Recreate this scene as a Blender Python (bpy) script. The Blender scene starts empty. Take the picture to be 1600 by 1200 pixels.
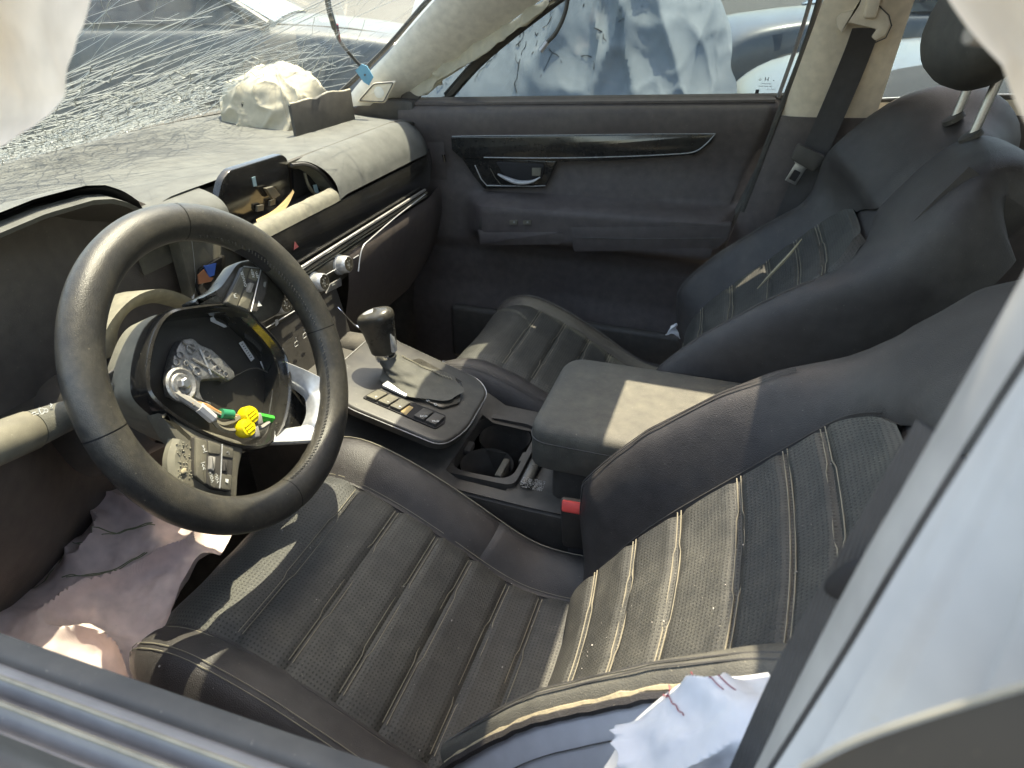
import bpy, bmesh, math, random
from mathutils import Vector, Matrix, noise
random.seed(7)
R = math.radians
V = Vector
scene = bpy.context.scene
COL = scene.collection

# ------------------------------------------------------------------ camera, sky, sun, exposure
CAM = V((.475, -.46, 1.332)); YAW = R(18.4); PITCH = R(30.6); FPX = 1080.0
cd = bpy.data.cameras.new('camera'); cam = bpy.data.objects.new('camera', cd); COL.objects.link(cam)
cam.location = CAM; cam.rotation_euler = (R(90) - PITCH, 0, YAW)
cd.sensor_width = 36; cd.lens = 36 * FPX / 1600; cd.clip_start = .005; cd.clip_end = 500
cd.dof.use_dof = True; cd.dof.focus_distance = .95; cd.dof.aperture_fstop = 13
scene.camera = cam

TOSUN = V((.05, .34, 1)).normalized()
world = bpy.data.worlds.new('World'); scene.world = world; world.use_nodes = True
wn = world.node_tree.nodes; wl = world.node_tree.links
sky = wn.new('ShaderNodeTexSky'); sky.sky_type = 'NISHITA'; sky.sun_disc = False
sky.sun_elevation = math.asin(TOSUN.z); sky.sun_rotation = math.atan2(TOSUN.x, TOSUN.y)
sky.dust_density = 2.5; sky.air_density = 1.2
wl.new(sky.outputs[0], wn['Background'].inputs[0]); wn['Background'].inputs[1].default_value = .15
sd = bpy.data.lights.new('sun', 'SUN'); sun = bpy.data.objects.new('sun', sd); COL.objects.link(sun)
sd.energy = 2.55; sd.angle = R(.45); sd.color = (1, .95, .84)
sun.rotation_euler = TOSUN.to_track_quat('Z', 'Y').to_euler(); sun.location = (0, 1, 6)
vs = scene.view_settings; vs.view_transform = 'Standard'; vs.look = 'None'; vs.exposure = 2.4; vs.gamma = 1
vs.use_white_balance = True; vs.white_balance_temperature = 7800; vs.white_balance_tint = 8
scene.render.engine = 'CYCLES'
scene.cycles.use_denoising = True
scene.cycles.max_bounces = 10; scene.cycles.transparent_max_bounces = 24
scene.cycles.diffuse_bounces = 6; scene.cycles.glossy_bounces = 4
scene.cycles.sample_clamp_indirect = 8; scene.cycles.caustics_reflective = False; scene.cycles.caustics_refractive = False

# the camera's own axes, used to read real positions off the survey of the photograph: a sight line cut with a known plane
FW = V((-math.sin(YAW) * math.cos(PITCH), math.cos(YAW) * math.cos(PITCH), -math.sin(PITCH)))
RT = V((math.cos(YAW), math.sin(YAW), 0)); UP = RT.cross(FW)
def at(px, py, x=None, y=None, z=None):
    d = FW + (px - 800) / FPX * RT - (py - 600) / FPX * UP
    t = (x - CAM.x) / d.x if x is not None else (y - CAM.y) / d.y if y is not None else (z - CAM.z) / d.z
    return CAM + t * d

# ------------------------------------------------------------------ materials
def nmat(name):
    m = bpy.data.materials.new(name); m.use_nodes = True
    nt = m.node_tree; return m, nt, nt.nodes, nt.links, nt.nodes['Principled BSDF']
def setc(s, c): s.default_value = (*c, 1)
MATS = {}
def pmat(name, col, rough=.5, metal=0, dust=0., dcol=(.30, .27, .21), dscale=6, bump=0., bscale=500, kind='noise',
         var=.12, spec=.5, coat=0, sheen=0, perf=0, scratch=0, trans=0):
    m, nt, N, L, B = nmat(name)
    tc = N.new('ShaderNodeTexCoord'); co = tc.outputs['Object']
    n1 = N.new('ShaderNodeTexNoise'); n1.inputs['Scale'].default_value = dscale; n1.inputs['Detail'].default_value = 9; n1.inputs['Roughness'].default_value = .68
    L.new(co, n1.inputs['Vector'])
    n2 = N.new('ShaderNodeTexNoise'); n2.inputs['Scale'].default_value = dscale * 9; n2.inputs['Detail'].default_value = 6
    L.new(co, n2.inputs['Vector'])
    vr = N.new('ShaderNodeMapRange'); vr.inputs[1].default_value = .3; vr.inputs[2].default_value = .7
    vr.inputs[3].default_value = 1 - var; vr.inputs[4].default_value = 1 + var; L.new(n2.outputs[0], vr.inputs[0])
    base = N.new('ShaderNodeMixRGB'); base.blend_type = 'MULTIPLY'; base.inputs[0].default_value = 1
    setc(base.inputs[1], col); L.new(vr.outputs[0], base.inputs[2]); out = base.outputs[0]
    ro = None
    if dust > 0:
        dr = N.new('ShaderNodeMapRange'); dr.inputs[1].default_value = .38; dr.inputs[2].default_value = .78
        dr.inputs[3].default_value = dust * .35; dr.inputs[4].default_value = min(1, dust * 1.6); L.new(n1.outputs[0], dr.inputs[0])
        mul = N.new('ShaderNodeMath'); mul.operation = 'MULTIPLY'; L.new(dr.outputs[0], mul.inputs[0])
        fr_ = N.new('ShaderNodeMapRange'); fr_.inputs[1].default_value = .25; fr_.inputs[2].default_value = .75
        fr_.inputs[3].default_value = .65; fr_.inputs[4].default_value = 1.3; L.new(n2.outputs[0], fr_.inputs[0]); L.new(fr_.outputs[0], mul.inputs[1])
        # grit specks
        n3 = N.new('ShaderNodeTexNoise'); n3.inputs['Scale'].default_value = 330; n3.inputs['Detail'].default_value = 2; L.new(co, n3.inputs['Vector'])
        sp = N.new('ShaderNodeMapRange'); sp.inputs[1].default_value = .70; sp.inputs[2].default_value = .78; sp.inputs[3].default_value = 0; sp.inputs[4].default_value = min(.9, .25 + dust); L.new(n3.outputs[0], sp.inputs[0])
        ad = N.new('ShaderNodeMath'); ad.operation = 'ADD'; ad.use_clamp = True; L.new(mul.outputs[0], ad.inputs[0]); L.new(sp.outputs[0], ad.inputs[1])
        mx = N.new('ShaderNodeMixRGB'); L.new(ad.outputs[0], mx.inputs[0]); L.new(out, mx.inputs[1]); setc(mx.inputs[2], dcol); out = mx.outputs[0]
        rr = N.new('ShaderNodeMapRange'); rr.inputs[3].default_value = rough; rr.inputs[4].default_value = .95; L.new(mul.outputs[0], rr.inputs[0]); ro = rr.outputs[0]
    height = None
    if perf:
        uv = N.new('ShaderNodeUVMap'); sc_ = N.new('ShaderNodeVectorMath'); sc_.operation = 'SCALE'; sc_.inputs[3].default_value = perf
        L.new(uv.outputs[0], sc_.inputs[0])
        fx = N.new('ShaderNodeVectorMath'); fx.operation = 'FRACTION'; L.new(sc_.outputs[0], fx.inputs[0])
        sb = N.new('ShaderNodeVectorMath'); sb.operation = 'SUBTRACT'; sb.inputs[1].default_value = (.5, .5, 0); L.new(fx.outputs[0], sb.inputs[0])
        ln = N.new('ShaderNodeVectorMath'); ln.operation = 'LENGTH'; L.new(sb.outputs[0], ln.inputs[0])
        st = N.new('ShaderNodeMapRange'); st.inputs[1].default_value = .16; st.inputs[2].default_value = .30; st.inputs[3].default_value = .25; L.new(ln.outputs['Value'], st.inputs[0])
        mh = N.new('ShaderNodeMixRGB'); L.new(st.outputs[0], mh.inputs[0]); setc(mh.inputs[1], (.012, .012, .012)); L.new(out, mh.inputs[2]); out = mh.outputs[0]
        height = st.outputs[0]
    L.new(out, B.inputs['Base Color'])
    if ro: L.new(ro, B.inputs['Roughness'])
    else: B.inputs['Roughness'].default_value = rough
    B.inputs['Metallic'].default_value = metal; B.inputs['Specular IOR Level'].default_value = spec
    B.inputs['Coat Weight'].default_value = coat; B.inputs['Coat Roughness'].default_value = .12
    B.inputs['Sheen Weight'].default_value = sheen
    if bump > 0:
        if kind == 'leather':
            bt = N.new('ShaderNodeTexVoronoi'); bt.feature = 'F1'; bt.inputs['Scale'].default_value = bscale; L.new(co, bt.inputs['Vector']); bo = bt.outputs['Distance']
        elif kind == 'weave':
            bt = N.new('ShaderNodeTexWave'); bt.inputs['Scale'].default_value = bscale; bt.inputs['Distortion'].default_value = .5; L.new(co, bt.inputs['Vector']); bo = bt.outputs['Fac']
        else:
            bt = N.new('ShaderNodeTexNoise'); bt.inputs['Scale'].default_value = bscale; bt.inputs['Detail'].default_value = 3; L.new(co, bt.inputs['Vector']); bo = bt.outputs[0]
        if height is not None:
            a2 = N.new('ShaderNodeMath'); a2.operation = 'ADD'; L.new(bo, a2.inputs[0]); L.new(height, a2.inputs[1]); bo = a2.outputs[0]
        b = N.new('ShaderNodeBump'); b.inputs['Strength'].default_value = bump; b.inputs['Distance'].default_value = .0012
        L.new(bo, b.inputs['Height']); L.new(b.outputs[0], B.inputs['Normal'])
    if trans:
        tr = N.new('ShaderNodeBsdfTranslucent'); L.new(out, tr.inputs[0]); ms = N.new('ShaderNodeMixShader'); ms.inputs[0].default_value = trans
        L.new(B.outputs[0], ms.inputs[1]); L.new(tr.outputs[0], ms.inputs[2]); L.new(ms.outputs[0], N['Material Output'].inputs[0])
    MATS[name] = m; return m
def glass(name, tint, gloss=.9, dirt=.06, dscale=14, dirtcol=(.5, .5, .45)):
    m, nt, N, L, B = nmat(name); N.remove(B)
    tr = N.new('ShaderNodeBsdfTransparent'); setc(tr.inputs[0], tint)
    gl = N.new('ShaderNodeBsdfGlossy'); gl.inputs['Roughness'].default_value = .03
    fr = N.new('ShaderNodeFresnel'); fr.inputs[0].default_value = 1.45
    k = N.new('ShaderNodeMath'); k.operation = 'MULTIPLY'; k.inputs[1].default_value = gloss; L.new(fr.outputs[0], k.inputs[0])
    m1 = N.new('ShaderNodeMixShader'); L.new(k.outputs[0], m1.inputs[0]); L.new(tr.outputs[0], m1.inputs[1]); L.new(gl.outputs[0], m1.inputs[2])
    tc = N.new('ShaderNodeTexCoord'); n1 = N.new('ShaderNodeTexNoise'); n1.inputs['Scale'].default_value = dscale; n1.inputs['Detail'].default_value = 8; n1.inputs['Roughness'].default_value = .7
    L.new(tc.outputs['Object'], n1.inputs['Vector'])
    mr = N.new('ShaderNodeMapRange'); mr.inputs[1].default_value = .42; mr.inputs[2].default_value = .8; mr.inputs[3].default_value = dirt * .3; mr.inputs[4].default_value = dirt * 3; L.new(n1.outputs[0], mr.inputs[0])
    df = N.new('ShaderNodeBsdfDiffuse'); setc(df.inputs[0], dirtcol)
    m2 = N.new('ShaderNodeMixShader'); L.new(mr.outputs[0], m2.inputs[0]); L.new(m1.outputs[0], m2.inputs[1]); L.new(df.outputs[0], m2.inputs[2])
    L.new(m2.outputs[0], N['Material Output'].inputs[0]); MATS[name] = m; return m

LE = dict(kind='leather', bump=.35, bscale=900)
pmat('leather', (.035, .035, .037), .5, dust=.2, dcol=(.26, .25, .20), **LE)
pmat('leather_perf', (.026, .027, .028), .5, dust=.19, dcol=(.27, .26, .21), perf=1, kind='leather', bump=.4, bscale=900)
pmat('leather_smooth', (.028, .0245, .0265), .46, dust=.10, dcol=(.26, .25, .21), **LE)
pmat('leather_dusty', (.045, .045, .043), .6, dust=.34, dcol=(.22, .21, .165), **LE)
pmat('rim_leather', (.020, .020, .021), .33, dust=.11, dcol=(.30, .26, .18), dscale=22, kind='leather', bump=.2, bscale=1100)
pmat('dash_pad', (.070, .072, .070), .75, dust=.40, dcol=(.19, .195, .178), dscale=4, kind='leather', bump=.4, bscale=1000)
pmat('plastic', (.040, .037, .036), .55, dust=.10, kind='noise', bump=.25, bscale=1300)
pmat('plastic_dusty', (.05, .048, .045), .65, dust=.40, dcol=(.30, .27, .19), kind='noise', bump=.25, bscale=1200)
pmat('plastic_soft', (.064, .051, .052), .6, dust=.10, kind='leather', bump=.3, bscale=1000)
pmat('gloss_black', (.012, .012, .013), .13, dust=.05, dcol=(.3, .27, .2), dscale=12, coat=.4)
pmat('gloss_dusty', (.015, .014, .014), .22, dust=.16, dcol=(.3, .27, .2), dscale=14)
pmat('plate_black', (.022, .020, .020), .36, dust=.12, dcol=(.3, .28, .22))
pmat('hub_black', (.014, .013, .013), .42, dust=.06)
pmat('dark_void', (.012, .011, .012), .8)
pmat('shroud_dust_glint', (.14, .135, .11), .75, dust=.5, dcol=(.34, .315, .24), dscale=9)  # pale dust tone, also used to colour in glints
pmat('knee_plastic', (.095, .082, .076), .6, dust=.12, kind='leather', bump=.3, bscale=1000)
pmat('carpet', (.035, .032, .033), .95, dust=.25, bump=.8, bscale=600, sheen=.2)
pmat('satin_silver', (.56, .57, .59), .32, metal=.45, dust=.06, dscale=20)
pmat('chrome', (.75, .76, .78), .10, metal=1)
pmat('cast_metal', (.34, .34, .35), .42, metal=.85, var=.35, dust=.22, dscale=40)
pmat('steel', (.5, .5, .5), .35, metal=1, dust=.12, dscale=40)
pmat('beige_trim', (.74, .65, .52), .75, dust=.12, dcol=(.45, .40, .3), bump=.2, bscale=1200)
pmat('grey_trim', (.80, .77, .70), .75, dust=.12, bump=.3, bscale=1100)
pmat('headliner', (.78, .74, .68), .95)
pmat('bag_white', (.52, .48, .38), .85, dust=.12, dcol=(.45, .38, .26), bump=.35, bscale=420, kind='weave', trans=.12)
pmat('bag_blue', (.72, .73, .76), .8, var=.06, bump=.25, bscale=420, kind='weave', trans=.1)
pmat('bag_mauve', (.74, .60, .57), .72, dust=.10, dcol=(.45, .40, .34), bump=.35, bscale=380, kind='weave', trans=.1)
pmat('bag_beige', (.76, .65, .52), .85, bump=.2, bscale=420, kind='weave', trans=.25)
pmat('thread_pale', (.24, .22, .17), .9)
pmat('thread_cream', (.42, .38, .30), .9)
pmat('thread_dark', (.09, .085, .08), .9)
pmat('thread_green', (.23, .24, .15), .9)
pmat('thread_red', (.28, .06, .08), .9)
pmat('foam', (.36, .31, .21), .95, bump=.6, bscale=300)
pmat('white_paint', (.44, .455, .475), .42, var=.04, dust=.10, dcol=(.42, .40, .36), dscale=10)
pmat('rubber', (.03, .03, .031), .7, dust=.15)
pmat('seal_grey', (.33, .33, .33), .6, dust=.1)
pmat('rubber_grey', (.17, .17, .175), .65, dust=.15, dcol=(.3, .28, .25))
pmat('webbing', (.070, .066, .066), .85, bump=.6, bscale=260, kind='weave')
pmat('red_plastic', (.62, .055, .05), .4, dust=.08)
pmat('yellow_plastic', (.78, .62, .02), .4)
pmat('green_plastic', (.05, .48, .06), .4)
pmat('green_label', (.02, .22, .11), .5)
pmat('orange_wire', (.55, .28, .12), .5)
pmat('cloth_tape', (.10, .09, .065), .9, dust=.35)
pmat('grey_sleeve', (.27, .26, .25), .7, dust=.2)
pmat('blue_tape', (.10, .28, .40), .6)
pmat('label_white', (.45, .45, .47), .6)
pmat('label_pale', (.30, .44, .50), .5)
pmat('ink', (.03, .03, .035), .7)
pmat('glyph', (.62, .62, .60), .6)
pmat('glyph_dim', (.22, .22, .21), .6)
pmat('amber_card', (.42, .30, .14), .8, dust=.2)
pmat('red_glyph', (.45, .12, .12), .5)
pmat('reflected_blue', (.05, .12, .42), .25)
pmat('reflected_brown', (.24, .10, .05), .8)
pmat('concrete', (.10, .095, .085), .9, dust=.2, dcol=(.16, .15, .13), dscale=1.2, bump=.5, bscale=60)
glass('windshield_glass', (.78, .83, .82), .9, .035)
glass('side_glass', (.50, .55, .57), .7, .03)
glass('car_glass', (.22, .25, .27), 1.0, .05)
def crackmat():
    m, nt, N, L, B = nmat('crack')
    setc(B.inputs['Base Color'], (.46, .48, .47)); B.inputs['Roughness'].default_value = .3
    tr = N.new('ShaderNodeBsdfTranslucent'); setc(tr.inputs[0], (.45, .48, .47)); ms = N.new('ShaderNodeMixShader'); ms.inputs[0].default_value = .35
    L.new(B.outputs[0], ms.inputs[1]); L.new(tr.outputs[0], ms.inputs[2]); L.new(ms.outputs[0], N['Material Output'].inputs[0]); MATS['crack'] = m
crackmat()
def ribbonmat():
    m, nt, N, L, B = nmat('crack_band'); setc(B.inputs['Base Color'], (.40, .42, .41)); B.inputs['Roughness'].default_value = .3
    tr = N.new('ShaderNodeBsdfTransparent'); ms = N.new('ShaderNodeMixShader'); ms.inputs[0].default_value = .30
    L.new(B.outputs[0], ms.inputs[1]); L.new(tr.outputs[0], ms.inputs[2]); L.new(ms.outputs[0], N['Material Output'].inputs[0]); MATS['crack_band'] = m
ribbonmat()

# ------------------------------------------------------------------ object helpers
ORG = {}
def thing(name, label, cat, loc, group=None, kind=None):
    o = bpy.data.objects.new(name, None); COL.objects.link(o); o.location = loc; o.empty_display_size = .05
    ORG[o] = V(loc); o['label'] = label
    if cat: o['category'] = cat
    if group: o['group'] = group
    if kind: o['kind'] = kind
    return o
def mk(name, vs_, fs, mat, parent=None, smooth=40, label=None, cat=None, group=None, kind=None, uv=None, org=None):
    og = ORG[parent] if parent else (V(org) if org is not None else V(vs_[0]))
    me = bpy.data.meshes.new(name); me.from_pydata([tuple(V(v) - og) for v in vs_], [], fs); me.validate(); me.update()
    if smooth:
        me.polygons.foreach_set('use_smooth', [True] * len(me.polygons)); me.set_sharp_from_angle(angle=R(smooth))
    if uv:
        lay = me.uv_layers.new(name='UVMap')
        for lp in me.loops: lay.data[lp.index].uv = uv[lp.vertex_index]
    me.materials.append(MATS[mat] if isinstance(mat, str) else mat)
    o = bpy.data.objects.new(name, me); COL.objects.link(o)
    if parent: o.parent = parent
    else: o.location = og
    ORG[o] = og
    if label: o['label'] = label
    if cat: o['category'] = cat
    if group: o['group'] = group
    if kind: o['kind'] = kind
    return o
class G:                                   # geometry collector
    def __init__(s): s.v = []; s.f = []
    def add(s, v, f):
        n = len(s.v); s.v += [V(a) for a in v]; s.f += [tuple(i + n for i in q) for q in f]; return s
    def mk(s, name, mat, parent=None, **k): return mk(name, s.v, s.f, mat, parent, **k)
def frombm(bm):
    bm.verts.ensure_lookup_table(); bm.verts.index_update()
    v = [x.co.copy() for x in bm.verts]; f = [[a.index for a in q.verts] for q in bm.faces]; bm.free(); return v, f
def frame(o, ex, ey, ez=None):
    ex = V(ex); ey = V(ey); ez = V(ez) if ez is not None else ex.cross(ey)
    o = V(o)
    return lambda a, b=0, c=0: o + ex * a + ey * b + ez * c
WORLD = frame((0, 0, 0), (1, 0, 0), (0, 1, 0))
def boxg(c, s, bev=.004, seg=2, fr=None):
    bm = bmesh.new(); bmesh.ops.create_cube(bm, size=1)
    for v in bm.verts: v.co = V((v.co.x * s[0], v.co.y * s[1], v.co.z * s[2]))
    if bev: bmesh.ops.bevel(bm, geom=list(bm.edges), offset=min(bev, min(s) * .45), segments=seg, affect='EDGES', profile=.5)
    v, f = frombm(bm); c = V(c)
    v = [a + c for a in v]
    if fr: v = [fr(*a) for a in v]
    return v, f
def plateg(pts, depth, bev=.003, seg=2, fr=None):
    """closed 2-D outline (a,b) raised along c from 0 to depth, edges rounded"""
    bm = bmesh.new(); bv = [bm.verts.new((p[0], p[1], 0)) for p in pts]; f = bm.faces.new(bv)
    r = bmesh.ops.extrude_face_region(bm, geom=[f]); ev = [e for e in r['geom'] if isinstance(e, bmesh.types.BMVert)]
    for v in ev: v.co.z += depth
    bmesh.ops.recalc_face_normals(bm, faces=bm.faces)
    if bev:
        top = [e for e in bm.edges if all(abs(v.co.z - depth) < 1e-7 for v in e.verts)]
        bmesh.ops.bevel(bm, geom=top, offset=bev, segments=seg, affect='EDGES', profile=.5)
    v, f = frombm(bm)
    return ([fr(*a) for a in v] if fr else v), f
def rpoly(pts, r, n=5):
    out = []; m = len(pts); pts = [V((p[0], p[1])) for p in pts]
    for i in range(m):
        a, b, c = pts[i - 1], pts[i], pts[(i + 1) % m]; rr = r[i] if isinstance(r, (list, tuple)) else r
        d1 = (a - b); d2 = (c - b); k = min(rr, d1.length * .48, d2.length * .48)
        p1 = b + d1.normalized() * k; p2 = b + d2.normalized() * k
        for j in range(n + 1):
            t = j / n; q = p1 * (1 - t) ** 2 + b * 2 * t * (1 - t) + p2 * t * t; out.append((q.x, q.y))
    return out
def spline(pts, n, closed=False):
    P = [V(p) for p in pts]; m = len(P); out = []
    segs = m if closed else m - 1; tot = n
    for k in range(tot + (0 if closed else 1)):
        t = k / tot * segs; i = min(int(t), segs - 1); u = t - i
        g = (lambda j: P[j % m]) if closed else (lambda j: P[max(0, min(m - 1, j))])
        a, b, c, d = g(i - 1), g(i), g(i + 1), g(i + 2)
        if not closed:
            if i == 0: a = b * 2 - c
            if i + 2 > m - 1: d = c * 2 - b
        out.append(.5 * ((2 * b) + (c - a) * u + (2 * a - 5 * b + 4 * c - d) * u * u + (3 * b - a - 3 * c + d) * u ** 3))
    return out
def tubeg(path, r, n=8, closed=False, cap=True, flat=None, up=None):
    P = [V(p) for p in path]; m = len(P); vs_, fs = [], []; pn = None
    for i, p in enumerate(P):
        if closed: t = P[(i + 1) % m] - P[i - 1]
        else: t = P[min(i + 1, m - 1)] - P[max(i - 1, 0)]
        t = t.normalized() if t.length > 1e-9 else V((1, 0, 0))
        if up is not None: a = V(up(i) if callable(up) else up)
        elif pn is None: a = V((0, 0, 1)) if abs(t.z) < .9 else V((1, 0, 0))
        else: a = pn
        a = (a - t * a.dot(t)); a = a.normalized() if a.length > 1e-9 else t.orthogonal().normalized(); pn = a; b = t.cross(a)
        rr = r[i] if isinstance(r, (list, tuple)) else r; fl = flat or 1
        for k in range(n):
            q = 2 * math.pi * k / n; vs_.append(p + a * (rr * fl * math.cos(q)) + b * (rr * math.sin(q)))
    for i in range(m if closed else m - 1):
        j = (i + 1) % m
        for k in range(n): fs.append((i * n + k, i * n + (k + 1) % n, j * n + (k + 1) % n, j * n + k))
    if cap and not closed: fs.append(tuple(range(n - 1, -1, -1))); fs.append(tuple((m - 1) * n + k for k in range(n)))
    return vs_, fs
def latheg(prof, n=24, fr=None, cap=True):
    """profile of (r, h) turned about the c axis of a frame"""
    vs_, fs = [], []; fr = fr or WORLD
    for r_, h in prof:
        for k in range(n):
            q = 2 * math.pi * k / n; vs_.append(fr(r_ * math.cos(q), r_ * math.sin(q), h))
    for i in range(len(prof) - 1):
        for k in range(n): fs.append((i * n + k, i * n + (k + 1) % n, (i + 1) * n + (k + 1) % n, (i + 1) * n + k))
    if cap: fs.append(tuple(range(n - 1, -1, -1))); fs.append(tuple((len(prof) - 1) * n + k for k in range(n)))
    return vs_, fs
def gridg(fn, nu, nv, uvs=None):
    vs_ = [V(fn(i / nu, j / nv)) for i in range(nu + 1) for j in range(nv + 1)]
    fs = [(i * (nv + 1) + j, i * (nv + 1) + j + 1, (i + 1) * (nv + 1) + j + 1, (i + 1) * (nv + 1) + j) for i in range(nu) for j in range(nv)]
    return vs_, fs
def sm(a, b, x): t = max(0, min(1, (x - a) / (b - a))); return t * t * (3 - 2 * t)
def lerp(a, b, t): return a + (b - a) * t
def interp(tab, x):
    if x <= tab[0][0]: return tab[0][1]
    for (a, b), (c, d) in zip(tab, tab[1:]):
        if x <= c: return lerp(b, d, (x - a) / (c - a))
    return tab[-1][1]
def fbm(p, sc=1, o=4): return noise.fractal(V(p) * sc, 1.0, 2.0, o)
def ridge(p, sc): return 1 - abs(noise.noise(V(p) * sc)) * 2
def text(name, s, size, fr, mat, parent, depth=.0003, align='CENTER'):
    cu = bpy.data.curves.new(name, 'FONT'); cu.body = s; cu.size = size; cu.extrude = depth; cu.align_x = align; cu.align_y = 'CENTER'; cu.resolution_u = 2
    tmp = bpy.data.objects.new('tmp', cu); COL.objects.link(tmp)
    me = bpy.data.meshes.new_from_object(tmp.evaluated_get(bpy.context.evaluated_depsgraph_get()))
    v = [fr(*x.co) for x in me.vertices]; f = [tuple(p.vertices) for p in me.polygons]
    bpy.data.objects.remove(tmp); bpy.data.curves.remove(cu); bpy.data.meshes.remove(me)
    return mk(name, v, f, mat, parent, smooth=0)
def cgrid(rows, nu, nv, wr=0, wsc=14, seed=0, rg=0, rsc=9, fade=0):
    """a cloth: a Catmull surface through a grid of points, then wrinkles along its normal"""
    cols = [spline(r_, nv) for r_ in rows]
    P = [[None] * (nv + 1) for _ in range(nu + 1)]
    for j in range(nv + 1):
        c = spline([cols[i][j] for i in range(len(rows))], nu)
        for i in range(nu + 1): P[i][j] = c[i]
    Q = [[None] * (nv + 1) for _ in range(nu + 1)]
    for i in range(nu + 1):
        for j in range(nv + 1):
            a = P[min(i + 1, nu)][j] - P[max(i - 1, 0)][j]; b = P[i][min(j + 1, nv)] - P[i][max(j - 1, 0)]
            n = a.cross(b); n = n.normalized() if n.length > 1e-12 else V((0, 0, 1)); p = P[i][j] + V((seed, seed * 1.7, 0))
            d = wr * fbm(p, wsc, 4) + rg * (max(0, ridge(p + V((0, 0, .1 * noise.noise(p * 7))), rsc)) ** 3 - .25)
            if fade: d *= .1 + .9 * sm(0, fade, i / nu) * sm(0, fade, j / nv) * sm(0, fade, 1 - j / nv)
            Q[i][j] = P[i][j] + n * d
    return gridg(lambda u, v: Q[round(u * nu)][round(v * nv)], nu, nv)
def lineon(pts, n, r, nn=5): return tubeg(spline(pts, n), r, nn)

# ================================================================== THE SETTING
def sheet(name, x0, x1, y0, y1, z, mat, **k):
    return mk(name, [(x0, y0, z), (x1, y0, z), (x1, y1, z), (x0, y1, z)], [(0, 1, 2, 3)], mat, smooth=0, **k)
sheet('ground', -200, 200, -200, 200, 0, 'concrete', kind='structure', org=(0, 0, 0))

# ------------------------------------------------------------------ the wrecked car's own shell
car = thing('wrecked_car', 'stripped shell of the wrecked car around the two front seats', 'car', (.4, .44, .1))
# floor, tunnel and firewall
g = G().add(*gridg(lambda u, v: V((lerp(-.98, 2.2, u), lerp(-.35, 1.24, v), .30 + .02 * fbm((u * 9, v * 5, 0)) + .12 * math.exp(-((lerp(-.33, 1.2, v) - .44) / .16) ** 2))), 30, 24))
g.mk('floor_carpet', 'carpet', car)
mk('firewall', *gridg(lambda u, v: V((-.80 + .06 * math.sin(v * 3.1), lerp(-.40, 1.26, u), lerp(.24, 1.05, v))), 12, 8), 'carpet', car)
for y in (-.352, 1.205):
    mk('kick_panel', *gridg(lambda u, v: V((lerp(-1.0, -.30, u), y, lerp(.26, 1.04, v))), 4, 4), 'carpet', car)
# roof skin with the half open sunroof
ROOFZ = 1.49
def roofpiece(name, x0, x1, y0, y1):
    def fn(s): return lambda u, v: V((lerp(x0, x1, u), lerp(y0, y1, v), ROOFZ + s + .04 * (1 - ((lerp(y0, y1, v) - .44) / .62) ** 2) - .03 * ((lerp(x0, x1, u) - .6) / 1.0) ** 2))
    g = G().add(*gridg(fn(0), 6, 8)).add(*gridg(fn(.035), 6, 8)); return g.mk(name, 'headliner', car)
SRX0, SRX1, SRY0, SRY1 = .385, .56, .0, .765
roofpiece('roof_header', .065, SRX0, -.15, 1.03); roofpiece('roof_panel', SRX1, 2.15, -.15, 1.03)
roofpiece('roof_side', SRX0, SRX1, -.15, SRY0); roofpiece('roof_side', SRX0, SRX1, SRY1, 1.03)
# side rails
for y, s in ((-.17, -1), (1.05, 1)):
    mk('roof_rail', *tubeg(spline([(-.02, y, 1.44), (.4, y + s * .01, 1.475), (1.1, y + s * .01, 1.475), (2.1, y, 1.42)], 16), .045, 10), 'headliner', car)
# driver's side front pillar, out of view on the left
mk('front_pillar', *tubeg(spline([(-.72, -.34, 1.04), (-.4, -.29, 1.24), (-.02, -.17, 1.44)], 12), .045, 10), 'grey_trim', car)
# rear end of the cabin
mk('rear_bench', *boxg((1.55, .44, .62), (.5, 1.3, .5), .06, 3), 'leather_smooth', car)
mk('rear_backrest', *boxg((1.85, .44, .95), (.2, 1.3, .6), .06, 3), 'leather_smooth', car)
mk('tailgate', *boxg((2.2, .44, .8), (.06, 1.5, .7), .02), 'plastic', car)

# passenger side front pillar with tweeter grille
def pil(v):   # inner edge, outer edge as one runs up the pillar
    a = spline([at(530, 172, y=1.155), at(562, 128, y=1.15), at(610, 78, y=1.13), at(660, 22, y=1.10), at(720, -45, y=1.06), at(800, -130, y=1.02)], 24)
    b = spline([at(600, 170, y=1.205), at(660, 133, y=1.20), at(735, 78, y=1.18), at(800, 32, y=1.155), at(880, -25, y=1.12), at(960, -85, y=1.08)], 24)
    return a, b
pa, pb = pil(0)
def pilfn(u, v):
    i = round(u * 24); a, b = pa[i], pb[i]
    p = a.lerp(b, v); n = V((.55, -.75, .4)).normalized()
    return p + n * (.034 * math.sin(math.pi * min(1, v * 1.02)) ** .7) + n * .0012 * fbm(p, 18)
ap = mk('front_pillar', *gridg(pilfn, 24, 14), 'grey_trim', car, label='light grey front pillar trim with a tweeter grille')
N_ = V((.55, -.75, .4)).normalized()
tw = [at(*p, y=1.13) for p in ((562, 158), (588, 128), (624, 125), (606, 160))]
c0 = sum(tw, V()) / 4
ex = (tw[3] - tw[0]).normalized(); ey = (tw[1] - tw[0]); ey = (ey - ex * ey.dot(ex)).normalized()
ez = ex.cross(ey); ez = ez if ez.dot(CAM - c0) > 0 else -ez
F_ = frame(c0 + ez * .012, ex, ey, ez)
q2 = [((p - c0).dot(ex), (p - c0).dot(ey)) for p in tw]
tg = mk('tweeter_grille', *plateg(rpoly(q2, .008), .004, .002, fr=F_), 'beige_trim', ap)
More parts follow.
